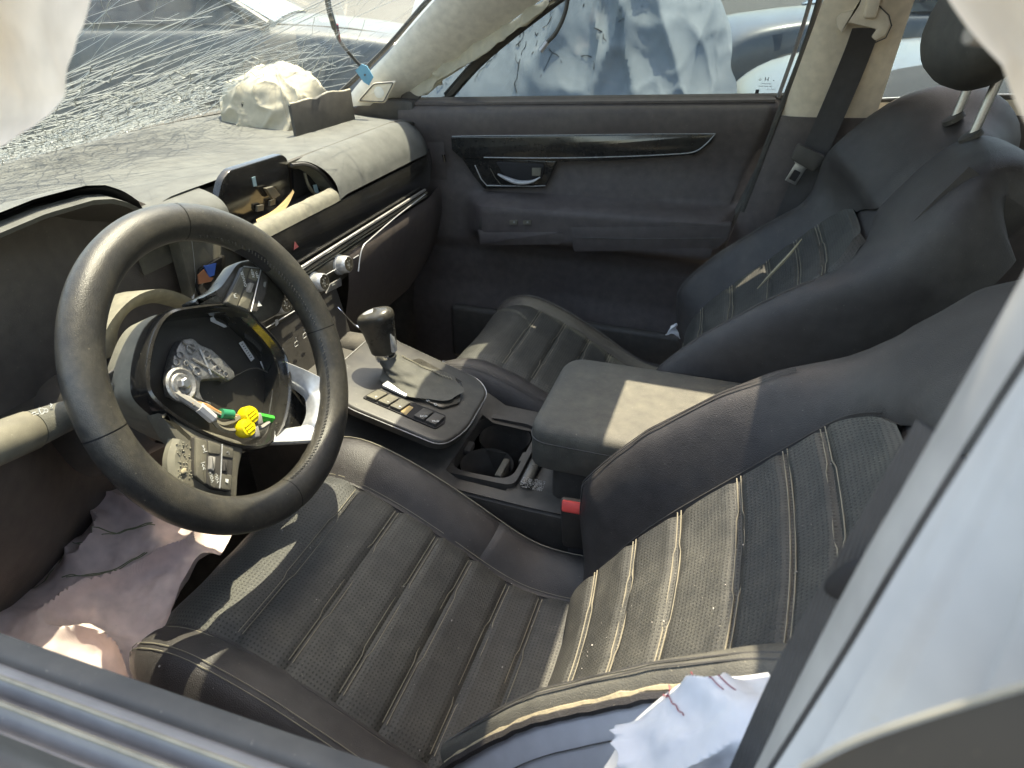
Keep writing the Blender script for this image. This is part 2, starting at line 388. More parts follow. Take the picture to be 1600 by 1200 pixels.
mk('grille_rim', *tubeg([F_(a, b, .005) for a, b in rpoly([(a * .86, b * .86) for a, b in q2], .006)], .0012, 5, closed=True), 'plastic', tg)
mk('speaker_cone', *latheg([(.013, 0), (.010, .0015), (.003, .0005)], 20, F_ and frame(F_(0.004, 0, .004), ex, ey, ez)), 'grey_trim', tg)
mk('corner_fill', *boxg((-.40, 1.185, 1.045), (.16, .04, .05), .01), 'plastic', car)
mk('glass_seal', *tubeg(spline([at(528, 148, y=1.17), at(560, 118, y=1.165), at(610, 68, y=1.145), at(660, 10, y=1.115), at(720, -55, y=1.07)], 24), .006, 6), 'rubber', car)

# passenger side centre pillar: beige upper, dark lower
def quadpatch(a, b, c, d, bulge, n, nu=14, nv=10, roll=.02):
    a, b, c, d = V(a), V(b), V(c), V(d)
    def fn(u, v):
        p = a.lerp(b, v).lerp(d.lerp(c, v), u)
        return p + n * (bulge * (1 - abs(2 * v - 1) ** 4))
    return gridg(fn, nu, nv)
nY = V((0, -1, 0))
mk('centre_pillar_upper', *quadpatch(at(1219, 184, y=1.175), at(1367, 187, y=1.175), at(1452, -70, y=1.07), at(1312, -70, y=1.07), .022, nY), 'beige_trim', car, label='beige upper trim of the centre pillar')
mk('pillar_ridge', *lineon([at(1282, 0, y=1.118), at(1300, -60, y=1.09)], 6, .003), 'beige_trim', car)
mk('centre_pillar_lower', *quadpatch(at(1120, 420, y=1.165), at(1330, 420, y=1.165), at(1378, 183, y=1.165), at(1218, 180, y=1.165), .018, nY), 'plastic_soft', car, label='dark lower trim of the centre pillar')
mk('pillar_seal', *tubeg(spline([at(1292, -40, y=1.10), at(1262, 60, y=1.14), at(1224, 160, y=1.165), at(1213, 188, y=1.165), at(1160, 330, y=1.165)], 20), .006, 6), 'rubber', car)
mk('door_seal', *tubeg(spline([at(1278, -40, y=1.12), at(1250, 55, y=1.16), at(1216, 152, y=1.185)], 14), .004, 6), 'rubber_grey', car)

# driver's side centre pillar: the painted door jamb right beside the camera
JY = -.315
A_ = [at(1640, 372, y=JY), at(1600, 452, y=JY), at(1424, 750, y=JY), at(1330, 925, y=JY), at(1221, 1125, y=JY), at(1150, 1260, y=JY), at(1090, 1380, y=JY)]
top_l = [at(*p, y=-.30) for p in ((1650, 350), (1600, 440), (1424, 750), (1340, 895), (1240, 1085), (1170, 1225), (1080, 1390))]
top_r = [at(*p, y=-.315) for p in ((1690, 440), (1612, 545), (1481, 750), (1396, 888), (1308, 1036), (1196, 1212), (1094, 1366))]
sl, sr = spline(top_l, 28), spline(top_r, 28)
mk('jamb_seal', *gridg(lambda u, v: sl[round(u * 28)].lerp(sr[round(u * 28)], v) + V((-.0012 * math.sin(math.pi * v), .002, 0)), 28, 8), 'seal_grey', car, label='grey rubber door seal on the near pillar')
jr = [at(*p, y=-.355) for p in ((1900, 300), (1880, 520), (1860, 750), (1830, 900), (1780, 1080), (1700, 1280), (1600, 1420))]
js = spline(jr, 28)
def jamb(u, v):
    i = round(u * 28); p = sr[i].lerp(js[i], v)
    st = .004 * sm(.16, .22, v) - .003 * sm(.30, .36, v) + .005 * sm(.62, .72, v)
    return p + V((-st + .0001 * fbm(p, 30), 0, 0)) + V((.001, 0, 0))
mk('door_jamb', *gridg(jamb, 28, 60), 'white_paint', car, label='pale painted door jamb of the near pillar')
# dark trim block in the lower right corner, nearest of all
br = [at(*p, y=-.372) for p in ((1258, 1204), (1345, 1160), (1500, 1108), (1800, 1020))]
lo = [at(*p, y=-.385) for p in ((1300, 1420), (1400, 1420), (1560, 1400), (1900, 1350))]
b1, b2 = spline(br, 12), spline(lo, 12)
pmat('cover_brown', (.020, .016, .012), .6, dust=.12, dcol=(.10, .08, .055))
mk('jamb_cover', *gridg(lambda u, v: b1[round(u * 12)].lerp(b2[round(u * 12)], v) + V((-.002 * math.sin(3 * v), 0, .0)), 12, 8), 'cover_brown', car, label='dark dusty cover low on the near pillar')
mk('cover_glint', *tubeg([p + V((-.0008, 0, .0004)) for p in b1], .0004, 6), 'shroud_dust_glint', car)  # pale line colours in the glint along the cover's top edge

# rear door on the passenger side, beyond the centre pillar
rd = thing('rear_door', 'dark rear passenger door with beige belt strip behind the far headrest', 'door', (1.0, 1.2, .4))
mk('door_panel', *quadpatch((.70, 1.185, .45), (1.75, 1.185, .45), (1.75, 1.185, 1.115), (.70, 1.185, 1.098), .02, nY), 'plastic_soft', rd)
mk('belt_strip', *quadpatch(at(1372, 188, y=1.18), at(1700, 190, y=1.18), at(1700, 152, y=1.18), at(1372, 160, y=1.18), .008, nY), 'beige_trim', rd)
mk('window_seal', *tubeg([at(1372, 158, y=1.185), at(1500, 152, y=1.185), at(1760, 150, y=1.185)], .006, 6), 'rubber', rd)
mk('seal_lip', *tubeg([at(1372, 154, y=1.183), at(1500, 148, y=1.183), at(1760, 146, y=1.183)], .0012, 5), 'satin_silver', rd)
mk('window_pane', *boxg((1.2, 1.212, 1.26), (1.05, .004, .36), 0), 'side_glass', rd)
hh = mk('pull_handle', *tubeg(spline([at(1562, 304, y=1.15), at(1585, 302, y=1.13), at(1606, 298, y=1.13), at(1640, 290, y=1.15)], 12), .006, 8, flat=.6), 'chrome', rd)

# ------------------------------------------------------------------ windscreen
WS = thing('windscreen', 'shattered laminated windscreen over the dusty dashboard', 'windscreen', (-.7, .44, 1.07))
def wsp(a, b):
    """a: lateral position y at the base, b: 0 base .. 1 header"""
    q = (a - .44) / .78
    base = V((-.71 + .16 * abs(q) ** 3, a, 1.066)); top = V((.06 + .05 * q * q, .44 + (a - .44) * .80, 1.475 - .03 * q * q))
    p = base.lerp(top, b); p.z += .03 * math.sin(math.pi * b) * (1 - .3 * q * q); return p
def wsfn(u, v):
    p = wsp(lerp(-.34, 1.22, v), u)
    d = math.exp(-((p.y - .48) / .26) ** 2 - ((u - .13) / .13) ** 2); p.z -= .02 * d; return p
mk('glass_pane', *gridg(wsfn, 24, 40), 'windshield_glass', WS)
def ws_at(a, b):
    p = wsp(a, b); d = math.exp(-((a - .48) / .26) ** 2 - ((b - .13) / .13) ** 2); p.z -= .02 * d; return p + V((0, 0, -.0012))
rng = random.Random(11)
def ribbon(pts, w):
    n = len(pts); v_ = []
    for i, p in enumerate(pts):
        t = (pts[min(i + 1, n - 1)] - pts[max(i - 1, 0)]).normalized(); sd_ = t.cross(V((-.5, 0, 1))).normalized() * (w * rng.uniform(.5, 1.3) * (1 - .5 * i / n)); v_ += [p + sd_ + V((0, 0, -.0008)), p - sd_ + V((0, 0, -.0008))]
    CB.add(v_, [(2 * i, 2 * i + 1, 2 * i + 3, 2 * i + 2) for i in range(n - 1)])
CB = G()
def crackline(a0, b0, ang, ln, r0, step=.02, wob=.22, curve=0., br=0., depth=0):
    """one crack wandering over the pane; a in metres across, b in parts of .87 m up"""
    pts = []; a, b = a0, b0; n = max(2, int(ln / step))
    for k in range(n + 1):
        pts.append(ws_at(a, b))
        if b < .005 or b > .97 or a < -.3 or a > 1.19: break
        ang += rng.uniform(-wob, wob) + curve * step; a += math.cos(ang) * step; b += math.sin(ang) * step / .87
        if br and depth < 2 and rng.random() < br:
            crackline(a, b, ang + rng.choice((-1, 1)) * rng.uniform(.35, 1.1), ln * rng.uniform(.15, .4), r0 * .75, step, wob * 1.2, 0, br * .5, depth + 1)
    if len(pts) > 1:
        m = len(pts); r0 *= 1.25 - .5 * sm(.05, .35, b0)
        if r0 > .00075: ribbon(pts, r0 * 1.7)
        CR.add(*tubeg(pts, [r0 * (1 - .6 * i / m) * rng.uniform(.6, 1.35) for i in range(m)], 3, cap=False))
CR = G()
for (ca, cb, nr, nk, rr, gw) in ((.44, .09, 34, 17, .0008, 1.16), (.74, .12, 26, 13, .0008, 1.18)):
    node = {}
    for k in range(nk):
        rad = .010 * gw ** k + .006 * k
        for q in range(nr):
            t = 2 * math.pi * (q + rng.uniform(-.2, .2)) / nr; rj = rad * (1 + rng.uniform(-.07, .07))
            a_, b_ = ca + 1.55 * rj * math.cos(t), cb + .95 * rj * math.sin(t) / .87
            if .004 < b_ < .9 and -.3 < a_ < 1.18: node[k, q] = (a_, b_)
    def seg(p, q, r_):
        m = [(lerp(p[0], q[0], t) + rng.uniform(-.0015, .0015), lerp(p[1], q[1], t) + rng.uniform(-.0015, .0015)) for t in (.33, .66)]
        pts = [ws_at(*x) for x in (p, *m, q)]; CR.add(*tubeg(pts, r_, 3, cap=False))
        if r_ > rr * .95: ribbon(pts, r_ * 1.5)
    for (k, q), p in node.items():
        fade_ = 1 - .75 * k / nk
        if (k + 1, q) in node and rng.random() < .45 + .5 * fade_: seg(p, node[k + 1, q], rr * rng.uniform(.5, 1.3))
        if (k, (q + 1) % nr) in node and rng.random() < .25 + .6 * fade_: seg(p, node[k, (q + 1) % nr], rr * rng.uniform(.4, 1.2))
        if (k + 1, (q + 1) % nr) in node and rng.random() < .14: seg(p, node[k + 1, (q + 1) % nr], rr * .6)
for i in range(60):                               # long sweeping cracks running up and across towards the far pillar
    a0 = rng.uniform(.05, .6); b0 = rng.uniform(.02, .22)
    crackline(a0, b0, rng.uniform(-.05, .75), rng.uniform(.25, .9), rng.uniform(.0003, .0008), wob=.06, curve=rng.uniform(-.5, .6), br=.03)
for i in range(60):
    crackline(rng.uniform(.3, 1.15), rng.uniform(.02, .75), rng.uniform(0, 6.28), rng.uniform(.08, .45), rng.uniform(.0004, .0009), wob=.10, br=.16)
for i in range(30):                               # short splinters round the far lower corner
    crackline(rng.uniform(.75, 1.15), rng.uniform(.02, .3), rng.uniform(0, 6.28), rng.uniform(.05, .3), rng.uniform(.0004, .0008), wob=.10, br=.14)
CR.mk('crack', 'crack', WS, kind='stuff', smooth=0)
CB.mk('crack_band', 'crack_band', WS, kind='stuff', smooth=0)
SH = G()                                          # crushed glass grains along the worst band
for i in range(2600):
    a = rng.gauss(.45, .17); b = abs(rng.gauss(.03, .05)) + .004
    if not -.2 < a < 1.1: continue
    p = ws_at(a, b); s = rng.uniform(.0006, .0021); d = [V((rng.uniform(-1, 1), rng.uniform(-1, 1), rng.uniform(-1, 1))) * s for _ in range(4)]
    SH.add([p + x for x in d], [(0, 1, 2), (0, 2, 3), (0, 3, 1), (1, 3, 2)])
SH.mk('glass_grain', 'crack', WS, kind='stuff', smooth=0)
mk('base_seal', *tubeg([wsp(lerp(-.33, 1.2, k / 30), .0) + V((-.004, 0, -.006)) for k in range(31)], .008, 6), 'rubber', WS)

# ================================================================== SEATS
def arc(pts, n=120):
    P = spline([V((p[0], p[1])) for p in pts], n); d = [0]
    for a, b in zip(P, P[1:]): d.append(d[-1] + (b - a).length)
    return P, d
class Prof:
    def __init__(s, pts, flip=1):
        s.P, s.d = arc(pts); s.L = s.d[-1]; s.flip = flip; s.top = max(range(len(s.P)), key=lambda k: s.P[k].x)
    def p(s, l):
        l = max(0, min(s.L - 1e-6, l)); lo, hi = 0, len(s.d) - 1
        while hi - lo > 1:
            m = (lo + hi) // 2
            if s.d[m] <= l: lo = m
            else: hi = m
        t = (l - s.d[lo]) / max(1e-9, s.d[hi] - s.d[lo]); return s.P[lo].lerp(s.P[hi], t)
    def n(s, l):
        t = s.p(l + .004) - s.p(l - .004); t.normalize(); return V((-t.y, t.x)) * s.flip
    def atx(s, x, l0=0):
        b = None
        for k in range(len(s.P)):
            if s.d[k] >= l0 and k <= s.top and (b is None or abs(s.P[k].x - x) < abs(s.P[b].x - x)): b = k
        return s.d[b]
def pillow(q, e=.10):
    m = min(q, 1 - q); return sm(0, e * 2.2, m)
def build_seat(root, y0, inner, dx, dz, rec, torn, bn=0., hbm=1.):
    W = lambda x, yp, z: V((x + dx, y0 + inner * yp, z + dz))
    # ---- cushion
    cp = Prof([(-.062, .46), (-.078, .55), (-.090, .63), (-.082, .678), (-.045, .700), (.0, .702), (.07, .678), (.14, .642), (.24, .585), (.31, .571), (.41, .58)])
    seams = [cp.atx(-.085) * .45] + [cp.atx(x, .18) for x in (.02, .08, .14, .193, .245, .30, .385)]
    wsf = lambda l: 1 - .10 * (1 - sm(.05, .30, l))
    HW = .145
    def csurf(l, yp, off): p = cp.p(l); n = cp.n(l); return W(p.x + n.x * off, yp * wsf(l), p.y + n.y * off)
    base = mk('seat_base', *boxg(W(.17, 0, .46), (.44, .40, .14), .03, 3), 'plastic', root)
    for k in range(len(seams) - 1):
        l0, l1 = seams[k], seams[k + 1]; nu, nv = (22 if k == 0 else 12), 28
        def fn(u, v, l0=l0, l1=l1, k=k):
            l = lerp(l0, l1, u); t = 2 * v - 1
            h = .0050 * pillow(u, .075 if k else .04) + .009 * pillow(v, .04) - .011 + .006 * t * t + .0022 * fbm((l * 9, t * 1.3, y0), 1.6, 3)
            return csurf(l, t * HW, h)
        v_, f_ = gridg(fn, nu, nv)
        uv = [((lerp(l0, l1, i / nu)) / .0048, (2 * j / nv - 1) * HW / .0048) for i in range(nu + 1) for j in range(nv + 1)]
        mk('cushion_panel', v_, f_, 'leather_perf', root, uv=uv)
    for k, l in enumerate(seams[1:-1]):
        for s in (-1, 1):
            mk('stitch_line', *tubeg([csurf(l + s * (.0052 if abs(t + .1 * ((k % 3) - 1)) < .38 else .0026), t * HW, -.0035 + .006 * t * t + .0040) for t in [q / 24 * 1.80 - .90 for q in range(25)]], .00062, 4), 'thread_pale', root)
    # bolsters: (yp, off) cross-sections
    secI = [(.135, -.006), (.147, .004), (.163, .017), (.186, .027), (.208, .025), (.226, .008), (.236, -.026), (.239, -.08), (.236, -.15)]
    secO = [(.135, -.005), (.147, .003), (.160, .008), (.176, .010), (.190, .004), (.204, -.014), (.220, -.05), (.232, -.10), (.232, -.16)]
    def bolster(sec, sgn, la, lb, mat, name, lip=True):
        sp = spline([V(q) for q in sec], 26)
        def fn(u, v):
            l = lerp(la, lb, u); q = sp[round(v * 26)]
            hs = .55 + .45 * sm(.02, .22, l); e = .004 * (1 - pillow(u, .02))
            fl = .0018 * fbm((l * 8, v * 2, y0 + sgn), 1.5, 3)
            return csurf(l, sgn * q.x, (q.y * hs if q.y > 0 else q.y) - e + fl)
        return mk(name, *gridg(fn, 30, 26), mat, root)
    for sgn in (1, -1): mk('piping', *tubeg([csurf(l, sgn * .1435, -.0022) for l in [lerp(.03, cp.L - .02, q / 60) for q in range(61)]], .0042, 6), 'leather_smooth', root)
    lm = cp.atx(.20, .18)
    bolster(secI, 1, seams[0] * .2, lm, 'leather_smooth', 'cushion_bolster')
    bolster(secI, 1, lm, cp.L, 'leather_smooth', 'cushion_bolster')
    bolster(secO, -1, seams[0] * .2, cp.L, 'leather_smooth', 'cushion_bolster')
    for sgn, yy, off in ((1, .2085, .0268), (1, .2125, .0235), (-1, .178, .0108), (-1, .184, .0088), (1, .146, .003), (-1, .146, .001)):
        hs = lambda l: .55 + .45 * sm(.02, .22, l)
        mk('stitch_line', *tubeg([csurf(l, sgn * yy, off * hs(l) + .0006) for l in [lerp(.08, cp.L - .03, q / 50) for q in range(51)]], .0006, 4), 'thread_dark' if not torn else 'thread_pale', root)
    # ---- backrest
    ca, sa = math.cos(R(rec)), math.sin(R(rec)); Bx, Bz = .361, .618
    bp = Prof([(-.06, -.03), (-.02, -.004), (.05, .006), (.15, .012), (.28, .006), (.42, 0), (.54, .0), (.62, -.006), (.66, -.026), (.674, -.060), (.66, -.096), (.61, -.112), (.3, -.125), (0, -.13)])
    def bsurf(l, yp, off):
        p = bp.p(l); n = bp.n(l); u, nn = p.x + n.x * off, p.y + n.y * off + bn * sm(-.05, .12, p.x) + (.03 if bn else 0) * sm(.40, .66, p.x)
        return W(Bx + u * sa - nn * ca, yp, Bz + u * ca + nn * sa)
    lu = lambda u: bp.atx(u)
    us = [lu(u) for u in (-.03, .04, .115, .198, .28, .335, .382)] + [lu(.455)]
    def hwb(l):
        a, b = lu(.385), lu(.458); t = max(0, min(1, (l - a) / (b - a))); return HW * (1 - .42 * t * t)
    def win(l): return hwb(l) * (1 - sm(0, 1, (l - lu(.455)) / .04))
    for k in range(len(us) - 1):
        l0, l1 = us[k], us[k + 1]; nu, nv = 14, 28
        def fn(u, v, l0=l0, l1=l1):
            l = lerp(l0, l1, u); t = 2 * v - 1
            h = .0058 * pillow(u, .075) + .017 * pillow(v, .035) - .020 + .012 * t * t + .0025 * fbm((l * 9, t * 1.3, y0 + 5), 1.6, 3)
            return bsurf(l, t * hwb(l), h)
        v_, f_ = gridg(fn, nu, nv)
        uv = [((lerp(l0, l1, i / nu)) / .0048, (2 * j / nv - 1) * HW / .0048) for i in range(nu + 1) for j in range(nv + 1)]
        mk('backrest_panel', v_, f_, 'leather_perf', root, uv=uv)
    for k, l in enumerate(us[1:-1]):
        for s in (-1, 1):
            mk('stitch_line', *tubeg([bsurf(l + s * (.0055 if abs(t - .1) < .4 and k != 4 else .0028), t * hwb(l), -.0004 + .012 * t * t) for t in [q / 24 * 1.80 - .90 for q in range(25)]], .0007, 4), 'thread_pale', root)
    hb = [(-.06, -.35), (-.02, .05), (.03, .62), (.08, 1), (.2, 1), (.3, .85), (.38, .62), (.46, .36), (.54, .12), (.62, 0), (2, 0)]
    Wt = [(-.06, .235), (.1, .245), (.4, .25), (.5, .262), (.57, .245), (.62, .20), (.66, .165), (2, .165)] if torn else [(-.06, .235), (.1, .245), (.4, .25), (.5, .264), (.57, .262), (.62, .245), (.66, .218), (2, .218)]
    hfar = [(-.06, -.3), (0, .4), (.08, .8), (.25, .95), (.38, 1.12), (.46, .95), (.6, .68), (.66, .5), (2, .45)]
    def sect(l, sgn=1):
        u = bp.p(l).x if l < lu(.66) else .68
        hw = win(l); h = interp(hb, u) * hbm * (1.38 if torn and sgn < 0 else 1); Wd = interp(Wt, u); k = sm(.36, .50, u)
        h1, h2 = lerp(hw, HW, .55), HW
        A = [(hw - .003, -.008), (h1 + .008, .012 * h), (lerp(h1, h2, .7) + .026, .046 * h), (h2 + .046, .076 * h), (h2 + .066, .086 * h), (h2 + .083, .070 * h), (h2 + .095, .03 * h), (.245, -.03), (.242, -.09), (.22, -.125)]
        if not torn and sgn < 0: h = interp(hfar, u)
        fy = [0, .08, .2, .36, .52, .68, .84, .95, 1, .97]; fo = [-.006, 0, .004, .007, .009, .009, .004, -.012, -.055, -.12]
        if not torn and sgn < 0: fo = [o + .085 * h * e for o, e in zip(fo, (0, .02, .1, .35, .72, 1, 1, .8, .4, 0))]
        Bq = [(hw + (Wd - hw) * a - .002, b) for a, b in zip(fy, fo)]
        return [V((lerp(a[0], b[0], k), lerp(a[1], b[1], k))) for a, b in zip(A, Bq)]
    lt = bp.L - .45
    NV = 30
    def shell(sgn, vmax, mat, name, la, lb, nu=96):
        cache = {}
        def fn(u, v):
            l = lerp(la, lb, u); i = round(u * nu)
            if i not in cache: cache[i] = spline(sect(l, sgn), NV)
            q = cache[i][round(v * round(NV * vmax))]
            fl = .002 * fbm((l * 8, q.x * 9, y0 + sgn), 1.4, 3)
            return bsurf(l, sgn * q.x, q.y + fl)
        return mk(name, *gridg(fn, nu, round(NV * vmax)), mat, root)
    shell(1, 1, 'leather_smooth', 'backrest_bolster', 0, lt)
    if not torn: shell(-1, 1, 'leather_smooth', 'backrest_bolster', 0, lt)
    else:
        shell(-1, .5, 'leather_dusty', 'backrest_bolster', 0, lu(.45), 80)
        shell(-1, 1, 'leather_smooth', 'backrest_shoulder', lu(.45), lt, 30)
    mk('backrest_core', *gridg(lambda u, v: bsurf(lerp(lu(.30), lu(.60), u), (2 * v - 1) * .165, -.010), 12, 8), 'leather_smooth', root)
    mk('backrest_back', *gridg(lambda u, v: bsurf(lerp(.01, bp.L - .02, u) if False else lerp(0, lu(.60), u), (2 * v - 1) * .222, -.124), 8, 6), 'plastic', root)
    def online(sgn, idx, la, lb, off=.0008, r=.0007, n=40):
        o = []
        for q in range(n + 1):
            l = lerp(la, lb, q / n); s = spline(sect(l, sgn), NV)[idx]; o.append(bsurf(l, sgn * s.x, s.y + off))
        mk('stitch_line', *tubeg(o, r, 4), 'thread_dark', root)
    for sgn in (1, -1):
        for idx in (12, 13): online(sgn, idx, lu(.03), lu(.385))
        online(sgn, 2, lu(.02), lu(.44))
    return csurf, bsurf, sect, lu, bp, cp, W, NV
dseat = thing('car_seat', 'dusty black leather driver seat with its side bolster torn open', 'car seat', (.25, .07, .36))
CS, BS, SECT, LU, BP, CP, WD, NV = build_seat(dseat, .07, 1, 0, 0, 38, True)
# torn outer bolster: pale foam lip, then the white liner inside
lip = []
for q in range(41):
    l = lerp(LU(.02), LU(.44), q / 40); s = spline(SECT(l, -1), NV)[15]
    lip.append(BS(l, -s.x, s.y - .001) + V((0, 0, .0025 * fbm((q * .7, 3, 1)))))
mk('torn_edge', *tubeg(lip, [.0024 + .0016 * noise.noise(V((i * .9, 0, 0))) for i in range(41)], 6), 'foam', dseat, label='frayed pale edge of the split bolster')
mk('torn_edge', *tubeg([p + V((-.002, -.004, -.004)) for p in lip], .004, 6), 'leather_smooth', dseat)
def liner(u, v):
    l = lerp(LU(.0), LU(.44), u); s = spline(SECT(l, -1), NV)[round(15 + v * 14)]
    return BS(l, -(s.x + .014 * math.sin(math.pi * min(1, v * .8))), s.y - .004 - .012 * v + .003 * fbm((u * 6, v * 3, 0)))
mk('bolster_liner', *gridg(liner, 40, 14), 'bag_blue', dseat, label='pale blue liner showing in the torn bolster')
for off in (.12, .30):
    mk('stitch_line', *tubeg([liner(round(q / 40 * 40) / 40, round(off * 14) / 14) + V((0, -.0015, .001)) for q in range(41)], .0007, 4), 'thread_dark', dseat)
crumbs = G(); rc = random.Random(9)
for k in range(260):
    if k < 170: p = CS(rc.uniform(.25, CP.L - .06), rc.uniform(-.2, .2), .0015 if k % 3 else .004)
    else: p = BS(rc.uniform(LU(.05), LU(.40)), rc.uniform(-.13, .13), .0035)
    z_ = rc.choice((.0004, .0006, .0006, .0009, .0014)); crumbs.add(*boxg(p, (z_, z_ * rc.uniform(.7, 1.6), z_ * .8), 0))
for k in range(70):
    a, b = rc.gauss(0, .012), rc.gauss(0, .012); p = CS(CP.atx(.055 + a, .18), -.005 + b, .0022); crumbs.add(*boxg(p, (.0011, .0011, .0008), .0004, 1))
crumbs.mk('crumb', 'grey_sleeve', dseat, kind='stuff', smooth=0)
# driver headrest, mostly behind the near pillar
def pillowmesh(c, ex, ey, ez, a, b, t, e=2.6, nu=24, nv=16):
    c, ex, ey, ez = V(c), V(ex).normalized(), V(ey).normalized(), V(ez).normalized()
    sp = lambda x, k: math.copysign(abs(x) ** (2 / k), x)
    def fn(u, v):
        th = 2 * math.pi * u; ph = math.pi * (v - .5)
        return c + ex * (a * sp(math.cos(ph), e) * sp(math.cos(th), e)) + ey * (b * sp(math.cos(ph), e) * sp(math.sin(th), e)) + ez * (t * math.sin(ph))
    return gridg(fn, nu, nv)
pseat = thing('car_seat', 'black leather front passenger seat with a headrest on two posts', 'car seat', (.3, .81, .33))
build_seat(pseat, .81, -1, .055, -.035, 41, False, .06, .72)
def headrest(root, c, rec, posts):
    ez = V((-math.cos(R(rec)), 0, math.sin(R(rec)))); ey = V((math.sin(R(rec)), 0, math.cos(R(rec))))
    h = mk('headrest', *pillowmesh(c, (0, 1, 0), ey, ez, .150, .108, .066), 'leather', root)
    for b, t in posts:
        p = mk('headrest_post', *tubeg([V(b) - (V(t) - V(b)).normalized() * .03, b, t], .0068, 12), 'steel', root)
        mk('post_collar', *latheg([(.017, 0), (.016, .007), (.009, .009)], 18, frame(V(b) - (V(t) - V(b)).normalized() * .012, (0, 1, 0), (.8, 0, .6), (-.55, 0, .83))), 'plastic', p)
hc = V((.772, .81, 1.290))
headrest(pseat, hc, 22, [(at(1496, 176, y=.87), at(1520, 120, y=.87)), (at(1524, 203, y=.765), at(1566, 110, y=.765))])
mk('rear_headrest', *pillowmesh(at(1640, 398, x=1.35), (0, 1, 0), (.2, 0, 1), (-1, 0, .2), .13, .10, .06), 'leather', car)
hd = V((.85, .07, 1.275))
headrest(dseat, hd, 28, [(V((.775, .13, 1.14)), hd + V((0, .06, -.03))), (V((.775, .01, 1.14)), hd + V((0, -.06, -.03)))])
# split in the passenger backrest seen as a bright slit, and a scrap of cloth at its hinge
sl_ = [at(*p, y=.80) for p in ((1192, 462), (1215, 438), (1240, 412), (1262, 385))]
mk('torn_slit', *tubeg([p + V((-.012, 0, .012)) for p in spline(sl_, 20)], [.0008 + .0022 * math.sin(math.pi * i / 20) * (1 + .4 * noise.noise(V((i * .8, 0, 0)))) for i in range(21)], 5), 'foam', pseat, label='pale foam showing in a split of the backrest')

# ================================================================== DASHBOARD
dash = thing('dashboard', 'dusty dark dashboard with the display torn out of its middle', 'dashboard', (-.4, .44, .8))
def dend(y): return sm(1.06, 1.19, y)             # rounding off towards the far door
def padfn(u, v):
    y = lerp(-.36, 1.185, v); x = lerp(-.78, -.322, u)
    z = 1.064 - .024 * sm(-.75, -.32, x) - .02 * dend(y) - .06 * sm(-.72, -.79, x)
    hood = sm(.30, .20, y) * sm(-.46, -.30, x)      # swell towards the instrument hood
    z += .045 * hood
    z += .012 * sm(.26, .36, y) * sm(.56, .48, y) * sm(-.48, -.36, x)
    return V((x, y, z + .0008 * fbm((x * 5, y * 5, 0), 2)))
pad = mk('top_pad', *gridg(padfn, 26, 70), 'dash_pad', dash, label='sun-faded top pad of the dashboard')
# leather roll on the passenger side between the pad seam and the trim gap
roll = spline([V((-.320, 1.040)), V((-.300, 1.037)), V((-.276, 1.020)), V((-.258, .995)), V((-.250, .968))], 14)
def rollfn(u, v):
    y = lerp(.650 + .038 * math.sin(math.pi * u * .7), 1.16, v); q = roll[round(u * 14)]; e = sm(1.02, 1.17, y)
    w = .004 * (1 - pillow(v, .03))
    return V((q.x - .035 * e * e, y, q.y - .01 * e - w))
mk('leather_roll', *gridg(rollfn, 14, 50), 'dash_pad', dash, label='dust-grey leather roll along the passenger side')
mk('pad_groove', *tubeg([padfn(1, v) + V((.001, 0, -.0035)) for v in [.62 + .38 * k / 30 for k in range(31)]], .0045, 6), 'rubber', dash)
# roll end cheek beside the far door
mk('end_cheek', *gridg(lambda u, v: V((lerp(-.60, -.245, u) , 1.165 + .02 * v, lerp(1.03, .80, v) - .0 + .02 * math.sin(u * 3) * (1 - v))), 10, 8), 'plastic_soft', dash)
# driver side: raised hood with a double lip over the instruments
LIP = [(-.34, 1.085), (-.20, 1.105), (-.10, 1.118), (.02, 1.124), (.075, 1.128), (.138, 1.126), (.165, 1.120), (.19, 1.107), (.243, 1.078), (.262, 1.045), (.27, 1.02)]
def lipz(y): return interp(LIP, y)
def hoodfn(u, v):
    y = lerp(-.36, .270, v); x = lerp(-.52, -.236, u); b = padfn((-.52 + .78) / .458, (y + .36) / 1.545).z - .004
    return V((x - .05 * sm(.17, .27, y) * u, y, lerp(b, lipz(y), sm(0, 1, u) * .6 + u * .4)))
hood = mk('instrument_hood', *gridg(hoodfn, 14, 48), 'dash_pad', dash, label='hood over the instruments')
ys = [lerp(-.36, .262, k / 60) for k in range(61)]
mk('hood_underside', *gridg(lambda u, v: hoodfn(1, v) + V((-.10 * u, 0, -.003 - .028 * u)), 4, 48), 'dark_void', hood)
lp_ = G().add(*gridg(lambda u, v: V((lerp(-.246, -.228, u) - .05 * sm(.17, .27, lerp(-.36, .268, v)), lerp(-.36, .268, v), lipz(lerp(-.36, .268, v)) - .0115 - .004 * u)), 3, 48))
lp_.add(*gridg(lambda u, v: V((-.228 - .004 * u - .05 * sm(.17, .27, lerp(-.36, .268, v)), lerp(-.36, .268, v), lipz(lerp(-.36, .268, v)) - .0155 - .006 * u)), 2, 48))
mk('hood_lip', lp_.v, lp_.f, 'dash_pad', hood)
mk('hood_wall', *gridg(lambda u, v: V((lerp(-.236, -.34, u) - .05 * sm(.17, .27, lerp(-.36, .268, v)), lerp(-.36, .268, v), lipz(lerp(-.36, .268, v)) - .020 - .03 * u)), 4, 48), 'plastic', hood)
